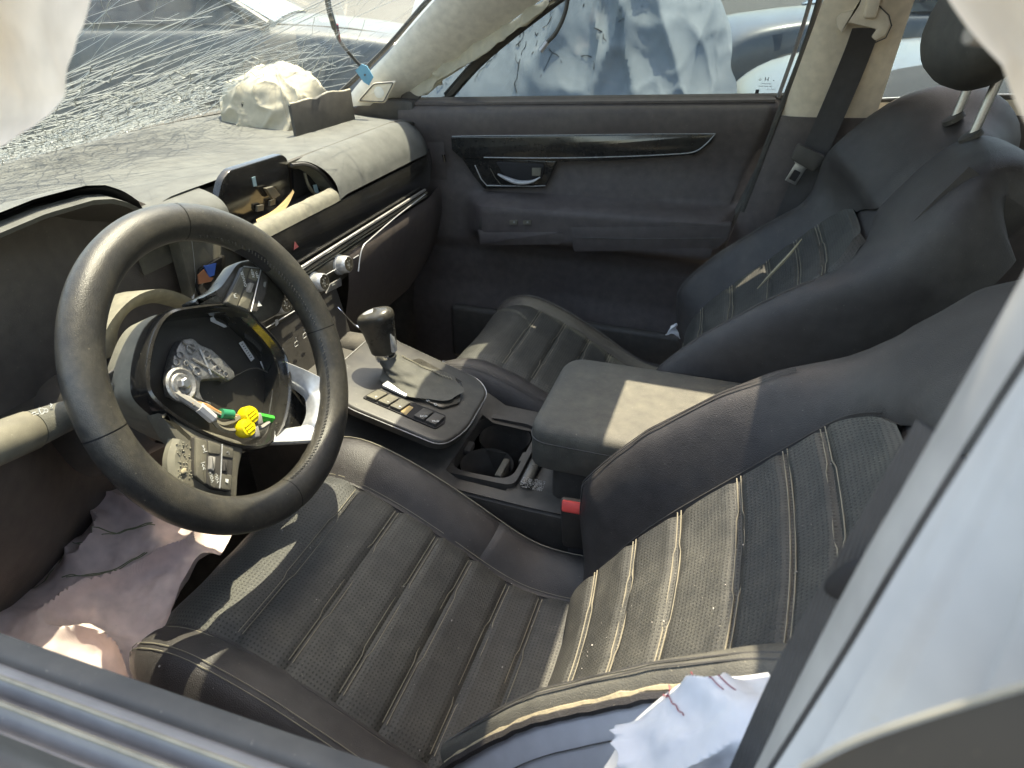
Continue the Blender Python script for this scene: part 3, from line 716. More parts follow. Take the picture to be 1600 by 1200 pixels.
# instrument panel recess and knee panel
mk('instrument_cluster', *plateg(rpoly([(-.36, .86), (.335, .86), (.335, 1.03), (.25, 1.09), (-.36, 1.11)], .01), .006, .002, fr=frame((-.335, 0, 0), (0, 1, 0), (0, 0, 1), (1, 0, 0))), 'knee_plastic', dash, label='blank dark instrument panel')
mk('cluster_edge', *tubeg(spline([at(298, 376, x=-.30), at(302, 410, x=-.30), at(304, 450, x=-.30), at(299, 474, x=-.30)], 14), .0022, 6), 'satin_silver', dash)
mk('side_panel', *plateg(rpoly([(.315, .84), (.44, .84), (.44, 1.0), (.40, 1.03), (.315, 1.045)], .008), .02, .005, fr=frame((-.318, 0, 0), (0, 1, 0), (0, 0, 1), (1, 0, 0))), 'plastic_dusty', dash)
sc1 = mk('start_panel', *plateg(rpoly([(p.y, p.z) for p in [at(*q, x=-.285) for q in ((309, 450), (313, 420), (352, 398), (350, 470), (318, 470))]], .004), .006, .002, fr=frame((-.29, 0, 0), (0, 1, 0), (0, 0, 1), (1, 0, 0))), 'gloss_black', dash)
mk('reflection_patch_blue', *plateg([(p.y, p.z) for p in [at(*q, x=-.281) for q in ((319, 416), (338, 411), (335, 430), (327, 433))]], .002, 0, fr=frame((-.283, 0, 0), (0, 1, 0), (0, 0, 1), (1, 0, 0))), 'reflected_blue', sc1)  # blue patch colours in a reflection on the gloss panel
mk('reflection_patch_brown', *plateg([(p.y, p.z) for p in [at(*q, x=-.281) for q in ((310, 430), (319, 421), (327, 433), (334, 434), (330, 440), (311, 444))]], .002, 0, fr=frame((-.283, 0, 0), (0, 1, 0), (0, 0, 1), (1, 0, 0))), 'reflected_brown', sc1)  # brown patch, the rest of that painted reflection
def kneefn(u, v):
    y = lerp(-.37, .36, v); q = [(-.20, .90), (-.215, .84), (-.235, .78), (-.27, .70), (-.34, .62), (-.42, .58)]
    s = spline([V(a) for a in q], 10)[round(u * 10)]; return V((s.x - .10 * math.exp(-((y - .08) / .10) ** 2) * (1 - u), y, s.y))
mk('knee_panel', *gridg(kneefn, 10, 36), 'knee_plastic', dash)
mk('under_shelf', *gridg(lambda u, v: V((lerp(-.20, -.36, u), lerp(-.37, .36, v), .90 - .03 * u)), 4, 10), 'plastic', dash)
# opening where the display sat
bzf = frame((-.315, 0, 0), (0, 1, 0), (.22, 0, .975), (.975, 0, -.22))
bz = [at(*p, x=-.30) for p in ((337, 326), (345, 280), (356, 264), (438, 239), (448, 246), (458, 300), (440, 330), (402, 356))]
bzl = [(p.y, (p.z - 0) / .975 - .0) for p in bz]
zz = min(p.z for p in bz)
bzf = frame((-.318, 0, zz), (0, 1, 0), (.09, 0, .996), (.996, 0, -.09))
scr = mk('display_mount', *plateg(rpoly([(p.y, p.z - zz) for p in bz], .008), .012, .003, fr=bzf), 'gloss_black', dash, label='bare black mount left where the display was')
def onb(px, py, c=.0125): p = at(px, py, x=-.30); return bzf(p.y, p.z - zz, c)
def quad3(name, pts, mat, parent, thick=.0012):
    P = [V(p) for p in pts]; c = sum(P, V()) / len(P); n = (P[1] - P[0]).cross(P[2] - P[1]).normalized(); n = n if n.dot(CAM - c) > 0 else -n
    k = len(P); fs = [tuple(range(k)), tuple(range(2 * k - 1, k - 1, -1))] + [(i, (i + 1) % k, k + (i + 1) % k, k + i) for i in range(k)]
    return mk(name, [p + n * thick for p in P] + P, fs, mat, parent, smooth=0)
quad3('clip', [onb(391, 276), onb(396, 274), onb(400, 289), onb(395, 290)], 'label_pale', scr)
quad3('connector_block', [onb(408, 292, .016), onb(420, 289, .016), onb(432, 302, .016), onb(421, 309, .016)], 'plastic_dusty', scr, .006)
for (a, b) in (((420, 312), (428, 318)), ((400, 320), (410, 327))):
    quad3('bracket_tab', [onb(a[0], a[1], .014), onb(b[0], a[1] - 2, .014), onb(b[0], b[1], .014), onb(a[0], b[1] + 2, .014)], 'plastic_dusty', scr, .004)
wl_ = [at(*p, x=-.318) for p in ((402, 352), (460, 300), (458, 265), (485, 262), (508, 278), (528, 306), (480, 332), (420, 360))]
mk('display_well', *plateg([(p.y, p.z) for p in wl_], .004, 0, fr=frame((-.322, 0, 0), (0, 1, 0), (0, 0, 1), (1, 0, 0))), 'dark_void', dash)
fl_ = spline([at(*p, x=-.288) for p in ((455, 258), (478, 257), (500, 268), (514, 284), (527, 303))], 24)
mk('well_frame', *gridg(lambda u, v: fl_[round(u * 24)] + V((-.035 * v, 0, .004 - .012 * v)), 24, 3), 'shroud_dust_glint', dash)
mk('frame_rim', *tubeg(fl_, .0035, 6), 'plastic', dash)
pn = spline([at(*p, x=-.30) for p in ((476, 270), (482, 290), (492, 303), (500, 306))], 12)
mk('inner_rim', *tubeg(pn, .003, 6), 'plastic_dusty', dash)
quad3('clip', [at(489, 289, x=-.30), at(494, 288, x=-.30), at(498, 302, x=-.30), at(492, 304, x=-.30)], 'label_pale', dash)
fa = spline([at(*p, x=-.292) for p in ((400, 343), (425, 330), (445, 312), (457, 296))], 14)
fb = spline([at(*p, x=-.270) for p in ((405, 354), (432, 342), (449, 322), (460, 300))], 14)
mk('torn_flap', *gridg(lambda u, v: fa[round(u * 14)].lerp(fb[round(u * 14)], v), 14, 4), 'amber_card', dash, label='tan torn flap in the display opening')
# ledge under the opening, catching the sun
def ledge(u, v):
    y = lerp(.43, .685, v); q = spline([V((-.279, .972)), V((-.274, .982)), V((-.266, .984)), V((-.255, .976)), V((-.250, .962))], 10)[round(u * 10)]
    return V((q.x, y, q.y + .0012 * fbm((y * 30, u * 3, 0))))
mk('opening_ledge', *gridg(ledge, 10, 30), 'shroud_dust_glint', dash, label='sunlit dusty ledge below the display opening')
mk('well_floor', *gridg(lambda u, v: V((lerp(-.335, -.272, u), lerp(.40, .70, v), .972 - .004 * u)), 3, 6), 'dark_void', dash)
mk('centre_fill', *gridg(lambda u, v: V((lerp(-.33, -.322, u), lerp(.26, .62, v), lerp(1.042, .96, u))), 4, 10), 'plastic_dusty', dash)
sq_ = spline([V((-.335, 1.052)), V((-.31, 1.046)), V((-.290, 1.038)), V((-.278, 1.026)), V((-.274, 1.012))], 14)
mk('centre_shoulder', *gridg(lambda u, v: V((sq_[round(u * 14)].x - .015 * (1 - v) * 0, lerp(.245, .405, v), sq_[round(u * 14)].y)), 14, 12), 'dash_pad', dash)
# black vent panel, trim strips
mk('vent_panel', *gridg(lambda u, v: V((-.251 + .006 * math.sin(u * 3.1) - .03 * sm(1.05, 1.16, lerp(.40, 1.16, v)) ** 2, lerp(.40, 1.16, v), lerp(.962, .888, u))), 8, 40), 'gloss_black', dash, label='black vent panel')
hz = at(460, 384, x=-.245)
quad3('hazard_mark', [hz + V((.002, -.006, -.005)), hz + V((.002, .008, -.004)), hz + V((.002, .0, .008))], 'red_glyph', dash, .0006)
for z, r_, m, y0_, y1_ in ((.886, .0036, 'cast_metal', .43, 1.04), (.877, .0030, 'plastic_dusty', .43, 1.05), (.870, .0016, 'shroud_dust_glint', .45, 1.05)):
    mk('trim_strip', *tubeg([(-.243, lerp(y0_, y1_, k / 12), z + .006 * k / 12) for k in range(13)], r_, 8), m, dash)
# climate control panel with three dials
mk('control_panel', *boxg((-.251, .57, .842), (.016, .36, .052), .004), 'gloss_dusty', dash, label='dusty climate control panel')
ol = [at(*p, x=-.235) for p in ((560, 424), (563, 400), (568, 384), (577, 375), (620, 338), (664, 304))]
mk('trim_outline', *tubeg(spline(ol, 26), .0014, 6), 'satin_silver', dash)
for i, (px, py) in enumerate(((443, 475), (503, 441), (541, 413))):
    c = at(px, py, x=-.226); f = frame(c, (0, 1, 0), (-.17, 0, .985), (.985, 0, .17))
    d = mk('dial', *latheg([(.0165, -.020), (.0170, -.004), (.0160, .004), (.0145, .006)], 32, f), 'satin_silver', dash)
    mk('dial_face', *latheg([(.0143, .0052), (.0135, .0066), (.004, .0060), (.0005, .0060)], 28, f), 'gloss_dusty', d)
    mk('dial_collar', *latheg([(.0200, -.018), (.0195, -.013), (.0165, -.012)], 32, f, cap=False), 'satin_silver', d)
    for k in range(5):
        a = R(60 + 60 * k); quad3('dial_mark', [f(.007 * math.cos(a) + x_, .007 * math.sin(a) + y_, .0068) for x_, y_ in ((-.0012, -.0012), (.0012, -.0012), (.0012, .0012), (-.0012, .0012))], 'glyph_dim', d, .0003)
for (a, b) in (((410, 500), (430, 487)), ((508, 430), (526, 420)), ((552, 404), (560, 399)), ((400, 522), (460, 486)), ((465, 462), (484, 451))):
    mk('panel_line', *tubeg([at(*a, x=-.238), at(*b, x=-.238)], .0011, 5), 'satin_silver', dash)
qb = quad3('button_plate', [at(*p, x=-.236) for p in ((514, 444), (531, 434), (532, 446), (508, 458))], 'cast_metal', dash, .003)
text('button_text', 'AC', .008, frame(at(521, 444, x=-.2325), (0, 1, 0), (-.17, 0, .985)), 'glyph', qb)
for (px, py) in ((432, 504), (428, 446)):
    p = at(px, py, x=-.232); quad3('seat_heat_mark', [p + V((0, -.004, -.005)), p + V((0, .004, -.004)), p + V((0, .005, .004)), p + V((0, -.002, .006))], 'glyph', dash, .0005)
# lower middle: port panel and its little symbols
mk('port_panel', *gridg(lambda u, v: V((lerp(-.246, -.222, u), lerp(.33, .62, v), lerp(.815, .70, u))), 6, 8), 'plastic', dash)
for (px, py) in ((463, 537), (476, 524)):
    c = at(px, py, x=-.229); e = [(-.005, -.004), (.005, -.004), (.005, .002), (.003, .004), (-.003, .004), (-.005, .002)]
    mk('port_mark', *tubeg([c + V((0, a, b)) for a, b in e], .0006, 4, closed=True), 'glyph', dash)
    mk('port_mark', *tubeg([c + V((0, .001, .006)), c + V((0, .001, .012)), c + V((0, .003, .010))], .0006, 4), 'glyph', dash)
# passenger side lower half
gq = spline([V(a) for a in ((-.245, .866), (-.238, .84), (-.245, .78), (-.275, .69), (-.34, .60), (-.45, .56))], 16)
mk('glove_box', *gridg(lambda u, v: V((gq[round(u * 16)].x - .02 * sm(1.05, 1.17, lerp(.66, 1.17, v)), lerp(.66, 1.17, v), gq[round(u * 16)].y)), 16, 20), 'plastic_soft', dash, label='dark glove box')
qv = at(693, 241, x=-.24)
mk('vent_tip', *tubeg([qv, qv + V((.002, .002, -.018))], .004, 8), 'chrome', dash)

# ------------------------------------------------------------------ burst passenger airbag with its cover flaps
pab = thing('passenger_airbag', 'burst cream airbag bulging out of its black cover on the dashboard top', 'airbag', (-.46, .90, 1.045))
fl0, fl1 = at(460, 216, z=1.040), at(552, 188, z=1.040); dirf = (fl1 - fl0).normalized(); nf = V((-dirf.y, dirf.x, 0))
def flap(name, o, d, n, L_, H, lean, jag, lab=None):
    pts = [(0, 0), (L_, 0)] + [(L_ * (1 - k / 10), H + jag * noise.noise(V((k * .9, H * 30, 0))) + (jag if k in (3, 4) else 0)) for k in range(11)]
    f = frame(o, d, (V((0, 0, 1)) + n * lean).normalized(), None)
    a = mk(name, *plateg(pts, .006, .001, fr=f), 'plastic', pab, label=lab)
    mk('torn_edge', *tubeg([f(x, y, .003) for x, y in pts[2:]], [.0028 + .0012 * noise.noise(V((i * 1.3, 2, 0))) for i in range(11)], 6), 'bag_white', a)
    return a
flap('cover_flap', fl0, dirf, nf, (fl1 - fl0).length, .066, .05, .006, 'black cover flap nearest the seats')
bk0, bk1 = at(384, 200, z=1.048), at(402, 172, z=1.048)
flap('cover_flap', bk0, (bk1 - bk0).normalized(), V((.5, .5, 0)), (bk1 - bk0).length * .8, .050, .0, .003)
cen = (fl0 + fl1) / 2 + V((-.125, .02, 0))
def bagfn(u, v):
    th = 2 * math.pi * u; ph = v * math.pi / 2 * 1.02
    L2 = (fl1 - fl0).length * .52; wd = .115
    r = math.cos(ph) ** .55 if math.cos(ph) > 0 else 0
    p = cen + dirf * (L2 * r * math.copysign(abs(math.cos(th)) ** .8, math.cos(th))) - V((1, 0, 0)) * (wd * r * math.copysign(abs(math.sin(th)) ** .8, math.sin(th)))
    along = (p - cen).dot(dirf) / L2
    h = .115 - .062 * sm(-.1, 1.0, along) + .012 * math.sin(5 * along)
    p.z = 1.04 + h * math.sin(ph) ** .9 + .012 * sm(.6, 1, v)
    d = .014 * fbm(p + V((2, 5, 1)), 10, 3) + .011 * (max(0, ridge(p + V((5.3, 2.1, 9.4)), 11)) ** 6 - .15) + .006 * (max(0, ridge(p + V((7, 4, 1)), 19)) ** 7 - .15)
    return p + (p - cen - V((0, 0, -.03))).normalized() * d * (1 - .5 * v)
bag = mk('bag', *gridg(bagfn, 170, 60), 'bag_white', pab, smooth=60)
bs = [bagfn(.62, k / 40) for k in range(4, 38)]
mk('bag_seam', *tubeg([p + V((.0, -.001, .001)) for p in bs], .0007, 5), 'thread_cream', pab)

# ================================================================== STEERING WHEEL
TH = R(23); WC = V((-.036, .08, .956)); WN = V((math.cos(TH), 0, math.sin(TH))); WU = V((-math.sin(TH), 0, math.cos(TH))); WL = V((0, 1, 0))
wf = frame(WC, WL, WU, WN)
sw = thing('steering_wheel', 'worn black leather steering wheel with its airbag gone and the hub open', 'steering wheel', WC)
RM, RA, RB = .1640, .0205, .0185
def rimp(t): return wf(RM * math.cos(t), RM * math.sin(t), 0)
def ringseg(name, t0, t1, mat, grow=0., n=60, closed=False):
    vs_, fs = [], []; m = n if closed else n + 1; K = 18
    for i in range(m):
        t = t0 + (t1 - t0) * i / n; er = V((math.cos(t), math.sin(t)))
        fat = 1 + .10 * (math.exp(-((t - R(-128)) / .22) ** 2) + math.exp(-((t - R(38)) / .25) ** 2) + math.exp(-((t - R(-48)) / .25) ** 2))
        for k in range(K):
            q = 2 * math.pi * k / K; a = (RA + grow) * math.cos(q) * (fat if math.cos(q) < 0 else 1); b = (RB + grow) * math.sin(q)
            vs_.append(wf((RM + a) * er.x, (RM + a) * er.y, b))
    for i in range(n):
        j = (i + 1) % m
        for k in range(K): fs.append((i * K + k, i * K + (k + 1) % K, j * K + (k + 1) % K, j * K + k))
    return mk(name, vs_, fs, mat, sw)
cuts = [R(76), R(174), R(262), R(350), R(436)]
for a, b in zip(cuts, cuts[1:]): ringseg('rim', a + .004, b - .004, 'rim_leather', n=40)
ringseg('rim_core', 0, 2 * math.pi, 'dark_void', -.0012, 120, True)
for t0, t1 in ((R(264), R(349)), (R(-8), R(72))):
    for k in range(int((t1 - t0) * .145 / .0048)):
        t = t0 + k * .0048 / .145; e = .9; rr_ = RM - RA * e
        p = wf((rr_ - .0006) * math.cos(t), (rr_ - .0006) * math.sin(t), .0075); q = wf((rr_ + .0006) * math.cos(t + .018), (rr_ + .0006) * math.sin(t + .018), .0105)
        mk('stitch', *tubeg([p, q], .0007, 4), 'thread_dark' if k % 2 else 'rubber', sw)
# hub: glossy ring round the empty airbag cavity
HO = [(-.019, .079), (.014, .073), (.075, .050), (.090, .022), (.103, -.024), (.091, -.060), (.054, -.094), (.013, -.107), (-.025, -.088), (-.064, -.040), (-.087, .011), (-.080, .036), (-.050, .065)]
ho = spline([V(p) for p in HO], 78, closed=True)
def ring(name, o1, c1, o2, c2, mat, parent):
    n = len(ho); hc_ = V((.008, -.012))
    def P(s, c): return [wf(*(hc_ + (q - hc_) * s), c) for q in ho]
    vs_ = []
    prof = [(o1, c1)] if False else [(o1, c1), (o2, c2)]
    for s, c in prof: vs_ += P(s, c)
    fs = [(i, (i + 1) % n, n + (i + 1) % n, n + i) for i in range(n)]
    return vs_, fs
def ringstack(name, prof, mat, parent=None, label=None):
    n = len(ho); hc_ = V((.008, -.012)); vs_, fs = [], []
    for s, c in prof: vs_ += [wf(*(hc_ + (q - hc_) * s), c) for q in ho]
    for k in range(len(prof) - 1): fs += [(k * n + i, k * n + (i + 1) % n, (k + 1) * n + (i + 1) % n, (k + 1) * n + i) for i in range(n)]
    return mk(name, vs_, fs, mat, parent or sw, label=label)
hub = ringstack('hub_ring', [(1.0, -.050), (1.03, -.036), (1.035, -.027), (1.015, -.0195), (.985, -.0180), (.960, -.021), (.950, -.027), (.930, -.029), (.920, -.036), (.915, -.060)], 'gloss_black', label='glossy rim of the open hub')
ringstack('hub_back', [(.99, -.040), (1.03, -.056), (1.01, -.085), (.86, -.115), (.5, -.12)], 'shroud_dust_glint')
hb_ = mk('hub_floor', [wf(*(V((.008, -.012)) + (q - V((.008, -.012))) * .94), -.057) for q in ho], [tuple(range(len(ho)))], 'hub_black', sw, smooth=0)
# casting, centre bolt, labels inside
def wpl(px, py, off):
    d = FW + (px - 800) / FPX * RT - (py - 600) / FPX * UP; P0 = WC + WN * off; t = (P0 - CAM).dot(WN) / d.dot(WN); p = CAM + d * t - WC
    return (p.dot(WL), p.dot(WU))
cst = [wpl(*p, -.045) for p in ((278, 540), (285, 530), (302, 528), (312, 538), (330, 545), (352, 565), (366, 580), (368, 590), (357, 596), (352, 592), (335, 592), (314, 594), (312, 612), (318, 625), (331, 628), (330, 636), (312, 636), (300, 622), (268, 618), (264, 590), (270, 560))]
casting = mk('hub_casting', *plateg(rpoly(cst, .003, 3), .012, .003, fr=frame(wf(0, 0, -.056), WL, WU, WN)), 'cast_metal', sw, label='grey metal casting inside the hub')
fcs = lambda px, py, c: wf(*wpl(px, py, -.043), c)
for (px, py, r_) in ((322, 554, .0042), (298, 545, .0050), (281, 555, .0036), (307, 580, .0044), (340, 576, .0036), (352, 585, .0030), (275, 566, .0034), (290, 568, .0026)):
    mk('boss', *latheg([(r_ * 1.3, 0), (r_ * 1.25, .004), (r_, .0042), (r_ * .8, .001), (.0002, .001)], 16, frame(fcs(px, py, -.0455), WL, WU, WN)), 'cast_metal', casting)
for (a, b) in (((285, 535), (308, 548)), ((300, 560), (350, 590)), ((312, 545), (330, 585)), ((330, 560), (352, 582)), ((288, 560), (312, 590))):
    mk('rib', *tubeg([fcs(*a, -.043), fcs(*b, -.043)], .0016, 5), 'cast_metal', casting)
wash = mk('centre_washer', *latheg([(.0195, 0), (.0195, .004), (.017, .0055), (.013, .004), (.0115, .0055), (.0005, .0055)], 36, frame(fcs(283, 601, -.0460), WL, WU, WN)), 'cast_metal', sw)
mk('centre_bolt', *latheg([(.0066, 0), (.0066, .006), (.0048, .0075), (.0005, .0075)], 6, frame(fcs(283, 601, -.0405), WL, WU, WN)), 'steel', wash)
def flat(name, pts, off, mat, parent, thick=.0008): return quad3(name, [wf(*wpl(*p, off), off) for p in pts], mat, parent, thick)
l1 = flat('label', [(373, 536), (379, 533), (397, 560), (392, 565)], -.055, 'label_white', sw)
for k in range(7):
    t = .12 + .76 * k / 6; a = V((376, 535)).lerp(V((394.5, 562)), t); flat('print_mark', [(a.x - 1.2, a.y - .2), (a.x + 1.0, a.y - 1.6), (a.x + 1.6, a.y - .6), (a.x - .6, a.y + .8)], -.0538, 'ink', l1, .0002)
l2 = flat('label', [(406, 565), (419, 561), (425, 575), (412, 579)], -.055, 'label_white', sw)
flat('print_mark', [(412, 567), (418, 565), (420, 572), (415, 574)], -.0538, 'label_pale', l2, .0002)
flat('label', [(328, 497), (333, 495), (337, 501), (352, 508), (354, 511), (350, 512), (335, 505), (329, 502)], -.055, 'label_white', sw)
flat('contact_strip', [(428, 590), (430.5, 590), (421, 660), (418, 658)], -.044, 'steel', sw)
mk('horn_wire', *lineon([wf(*wpl(*p, -.050), -.050) for p in ((345, 600), (372, 585), (400, 575), (430, 588))], 14, .0010), 'rubber', sw)
# wiring left behind
wr = lambda px, py, o=-.034: wf(*wpl(px, py, o), o)
har = mk('wire_sleeve', *tubeg(spline([wr(262, 606, -.05), wr(290, 624, -.040), (wr(318, 642)), wr(334, 655)], 16), .0052, 8), 'grey_sleeve', sw)
mk('sleeve_band', *tubeg([wr(311, 636), wr(332, 654)], .0064, 8), 'label_white', har)
for k, (col, e) in enumerate((('orange_wire', 0), ('bag_white', 2.2), ('rubber', 4), ('orange_wire', -2))):
    mk('wire', *lineon([wr(300 + k, 630 + e), wr(322, 634 + e), wr(345, 646 + e * .8), wr(372, 650 + e * .7)], 14, .0013), col, har)
mk('taped_wire', *lineon([wr(332, 656), wr(345, 663), wr(358, 661), wr(374, 652)], 14, .0032), 'cloth_tape', har)
mk('taped_wire', *lineon([wr(334, 658), wr(343, 668), wr(355, 673), wr(366, 673)], 14, .0032), 'cloth_tape', har)
mk('wire_label', *tubeg([wr(345, 646), wr(363, 648)], .0058, 10), 'green_label', har)
for (px, py) in ((381, 651), (376, 671)):
    f = frame(wr(px, py, -.038), WL, WU, WN)
    d = V((1, -.45, 0)).normalized()
    pl = mk('plug', *latheg([(.0100, 0), (.0112, .003), (.0112, .011), (.0095, .0145), (.004, .0155), (.0004, .0155)], 18, f), 'yellow_plastic', sw, label='yellow airbag plug')
    for k in range(3): mk('plug_rib', *boxg((0, -.004 + .004 * k, .0156), (.012, .0012, .0012), 0, fr=f), 'yellow_plastic', pl)
    mk('plug_body', *boxg((.012, -.006, .007), (.010, .014, .010), .002, fr=frame(f(0, 0, 0), d.x * WL + d.y * WU, -d.y * WL + d.x * WU, WN)), 'grey_sleeve', pl)
mk('plug_clip', *tubeg([wr(397, 650), wr(426, 656)], .0034, 6, flat=1.6), 'green_plastic', sw, label='bright green plug clip')
mk('wire_bundle', *lineon([wr(392, 672), wr(408, 668), wr(420, 660)], 10, .0030), 'grey_sleeve', har)
# spokes
def spoke(name, pts, off, dep, mat, bev=.005, parent=None, r=.006, label=None):
    return mk(name, *plateg(rpoly([wpl(*p, off) for p in pts], r), dep, bev, fr=frame(wf(0, 0, off - dep), WL, WU, WN)), mat, parent or sw, label=label)
sp1 = spoke('spoke', [(298, 472), (345, 448), (372, 408), (425, 398), (455, 440), (440, 490), (410, 506), (372, 484), (330, 482)], -.020, .022, 'gloss_dusty', .006, r=.01)
sp2 = spoke('spoke', [(246, 640), (290, 660), (385, 690), (375, 735), (372, 790), (330, 800), (268, 772), (272, 728), (284, 700)], -.022, .022, 'plastic_dusty', .006, r=.01)
mk('spoke_skin', *tubeg(spline([wf(*wpl(*p, -.03), -.03) for p in ((276, 690), (268, 720), (272, 750), (280, 768))], 12), .009, 8), 'shroud_dust_glint', sp2)
so_px = ((446, 565), (480, 579), (514, 597), (526, 611), (530, 640), (520, 676), (506, 688), (465, 692), (424, 693))
si_px = ((450, 594), (468, 603), (482, 613), (489, 622), (491, 642), (486, 658), (480, 664), (460, 667), (430, 672))
lift = [.030 * math.sin(math.pi * k / 8) ** 1.5 for k in range(9)]
so_ = spline([wf(*wpl(*p, -.018 + l), -.018 + l) for p, l in zip(so_px, lift)], 40)
si_ = spline([wf(*wpl(*p, -.024 + l * .5), -.024 + l * .5) for p, l in zip(si_px, lift)], 40)
def spk(u, v):
    a, b = so_[round(u * 40)], si_[round(u * 40)]; t = [0, 0, .10, .5, .9, 1, 1][round(v * 6)]; c = [-.016, 0, .003, .002, .0, -.003, -.014][round(v * 6)]
    return a.lerp(b, t) + WN * c
mk('lower_spoke', *gridg(spk, 40, 6), 'satin_silver', sw, label='silver lower spoke')
mk('spoke_back', *plateg(rpoly([wpl(*p, -.040) for p in ((440, 585), (495, 612), (500, 670), (430, 690))], .004), .006, .001, fr=frame(wf(0, 0, -.046), WL, WU, WN)), 'gloss_black', sw)
# button pods
pod1 = spoke('button_pod', [(380, 416), (408, 418), (418, 424), (393, 489), (352, 473)], -.0135, .006, 'plastic', .0015, sp1, .003)
for q in ([(381, 419), (391, 418.5), (371, 479), (355, 472)], [(393, 419), (407, 420), (401, 440), (388, 434)], [(383, 452), (397, 457), (388, 484), (373, 478)]):
    spoke('button', q, -.0120, .0035, 'plastic_dusty', .001, pod1, .002)
spoke('roller', [(391, 441), (398, 443), (393, 457), (387, 455)], -.0090, .005, 'grey_sleeve', .001, pod1, .001)
spoke('button', [(410, 422), (420, 436), (415, 462), (402, 488), (394, 486)], -.0125, .0035, 'plastic', .001, sp1, .003)
mk('pod_trim', *tubeg([wf(*wpl(*p, -.012), -.0118) for p in ((381, 416.5), (408, 419.5), (392, 487))], .0008, 5), 'satin_silver', pod1)
tx = lambda px, py, off: frame(wf(*wpl(px, py, off), off), (WL * .88 - WU * .42).normalized(), (WL * .42 + WU * .88).normalized())
ty = lambda px, py, off: frame(wf(*wpl(px, py, off), off), (WU * .94 + WL * .34).normalized(), (-WL * .94 + WU * .34).normalized())
text('button_text', 'CANCEL', .0050, ty(381, 436, -.0117), 'glyph', pod1)
text('button_text', 'RES+', .0050, ty(395, 427, -.0117), 'glyph', pod1)
text('button_text', 'SET-', .0050, ty(402, 429, -.0117), 'glyph', pod1)
text('button_text', '/*\\', .0060, ty(368, 462, -.0117), 'glyph', pod1)
flat('arrow_mark', [(404, 470), (409, 478), (402, 479)], -.0120, 'glyph', sp1, .0004)
flat('phone_mark', [(412, 441), (416, 440), (414, 449), (411, 447)], -.0120, 'glyph_dim', sp1, .0004)
pod2 = spoke('button_pod', [(304, 681), (325, 686), (366, 700), (362, 768), (335, 764), (306, 744)], -.0150, .007, 'plastic', .0015, sp2, .003)
for q in ([(306, 683), (324, 689), (322, 757), (307, 744)], [(326, 688), (345, 695), (344, 710), (326, 708)], [(326, 738), (344, 742), (342, 764), (330, 760)], [(348, 696), (365, 702), (364, 716), (347, 713)], [(346, 740), (363, 742), (361, 766), (346, 764)]):
    spoke('button', q, -.0135, .0035, 'plastic_dusty', .001, pod2, .002)
spoke('roller', [(330, 712), (338, 714), (336, 736), (329, 733)], -.0105, .006, 'grey_sleeve', .0015, pod2, .001)
spoke('roller', [(350, 719), (357, 720), (356, 737), (350, 736)], -.0115, .005, 'plastic', .0015, pod2, .001)
mk('pod_trim', *tubeg([wf(*wpl(*p, -.0135), -.0133) for p in ((347, 694), (345, 740), (343, 763))], .0008, 5), 'satin_silver', pod2)
text('button_text', '|<<', .0060, ty(319, 701, -.0132), 'glyph', pod2)
text('button_text', '>>|', .0060, ty(318, 728, -.0132), 'glyph', pod2)
text('button_text', 'VOL+', .0048, ty(330.5, 745, -.0132), 'glyph', pod2)
text('button_text', 'VOL-', .0048, ty(339, 747, -.0132), 'glyph', pod2)
flat('phone_mark', [(352, 748), (357, 749), (356, 755), (352, 753)], -.0130, 'glyph', pod2, .0004)
text('button_text', '<J', .0050, tx(356, 707, -.0132), 'glyph_dim', pod2)
rngp = random.Random(4)
gv = G()
for k in range(120):
    px, py = rngp.uniform(272, 304), rngp.uniform(690, 748)
    if px < 276 + (py - 690) * .05: continue
    p = wf(*wpl(px, py, -.021), -.0215); s = rngp.uniform(.0004, .0014); gv.add(*boxg(p, (s, s * 1.3, s), 0))
gv.mk('grit', 'shroud_dust_glint', sw, kind='stuff', smooth=0)
mk('shell_chip', *pillowmesh(wf(*wpl(287, 736, -.020), -.020), WL, WU, WN, .0036, .0026, .001), 'foam', sw)

# steering column, shroud and stalk
colm = thing('steering_column', 'dusty steering column shroud behind the wheel', 'column', (-.15, .08, .9))
cf = frame(WC + WN * -.10, WL, WU, -WN)
def colfn(u, v):
    t = 2 * math.pi * v; a, b = .058 + .018 * u, .050 + .02 * u
    return cf(a * math.copysign(abs(math.cos(t)) ** .6, math.cos(t)), b * math.copysign(abs(math.sin(t)) ** .6, math.sin(t)) - .012, .012 + .13 * u)
mk('shroud', *gridg(colfn, 8, 40), 'plastic', colm)
# arched collar of the dash round the column
co = spline([at(*p, x=-.185) for p in ((148, 566), (170, 508), (205, 468), (243, 452), (275, 456), (306, 470))], 30)
ci = spline([at(*p, x=-.205) for p in ((183, 548), (186, 512), (204, 486), (235, 474), (262, 478), (292, 487))], 30)
mk('collar', *gridg(lambda u, v: co[round(u * 30)].lerp(ci[round(u * 30)], v) + V((.006 * math.sin(math.pi * v), 0, 0)), 30, 6), 'shroud_dust_glint', colm, label='sunlit arched collar round the column')
mk('collar_back', *gridg(lambda u, v: co[round(u * 30)] + V((-.05 * v, 0, -.01 * v)), 30, 3), 'shroud_dust_glint', colm)
scw = at(171, 607, x=-.12)
mk('mounting_plate', *boxg(scw + V((-.006, .004, -.004)), (.006, .045, .035), .003), 'plastic', colm)
mk('screw', *latheg([(.0062, 0), (.0056, .003), (.003, .0042), (.0003, .0036)], 14, frame(scw, (0, 1, 0), (0, 0, 1), (1, 0, 0))), 'steel', colm)
s0, s1 = at(128, 640, x=-.10), at(-60, 715, x=-.085)
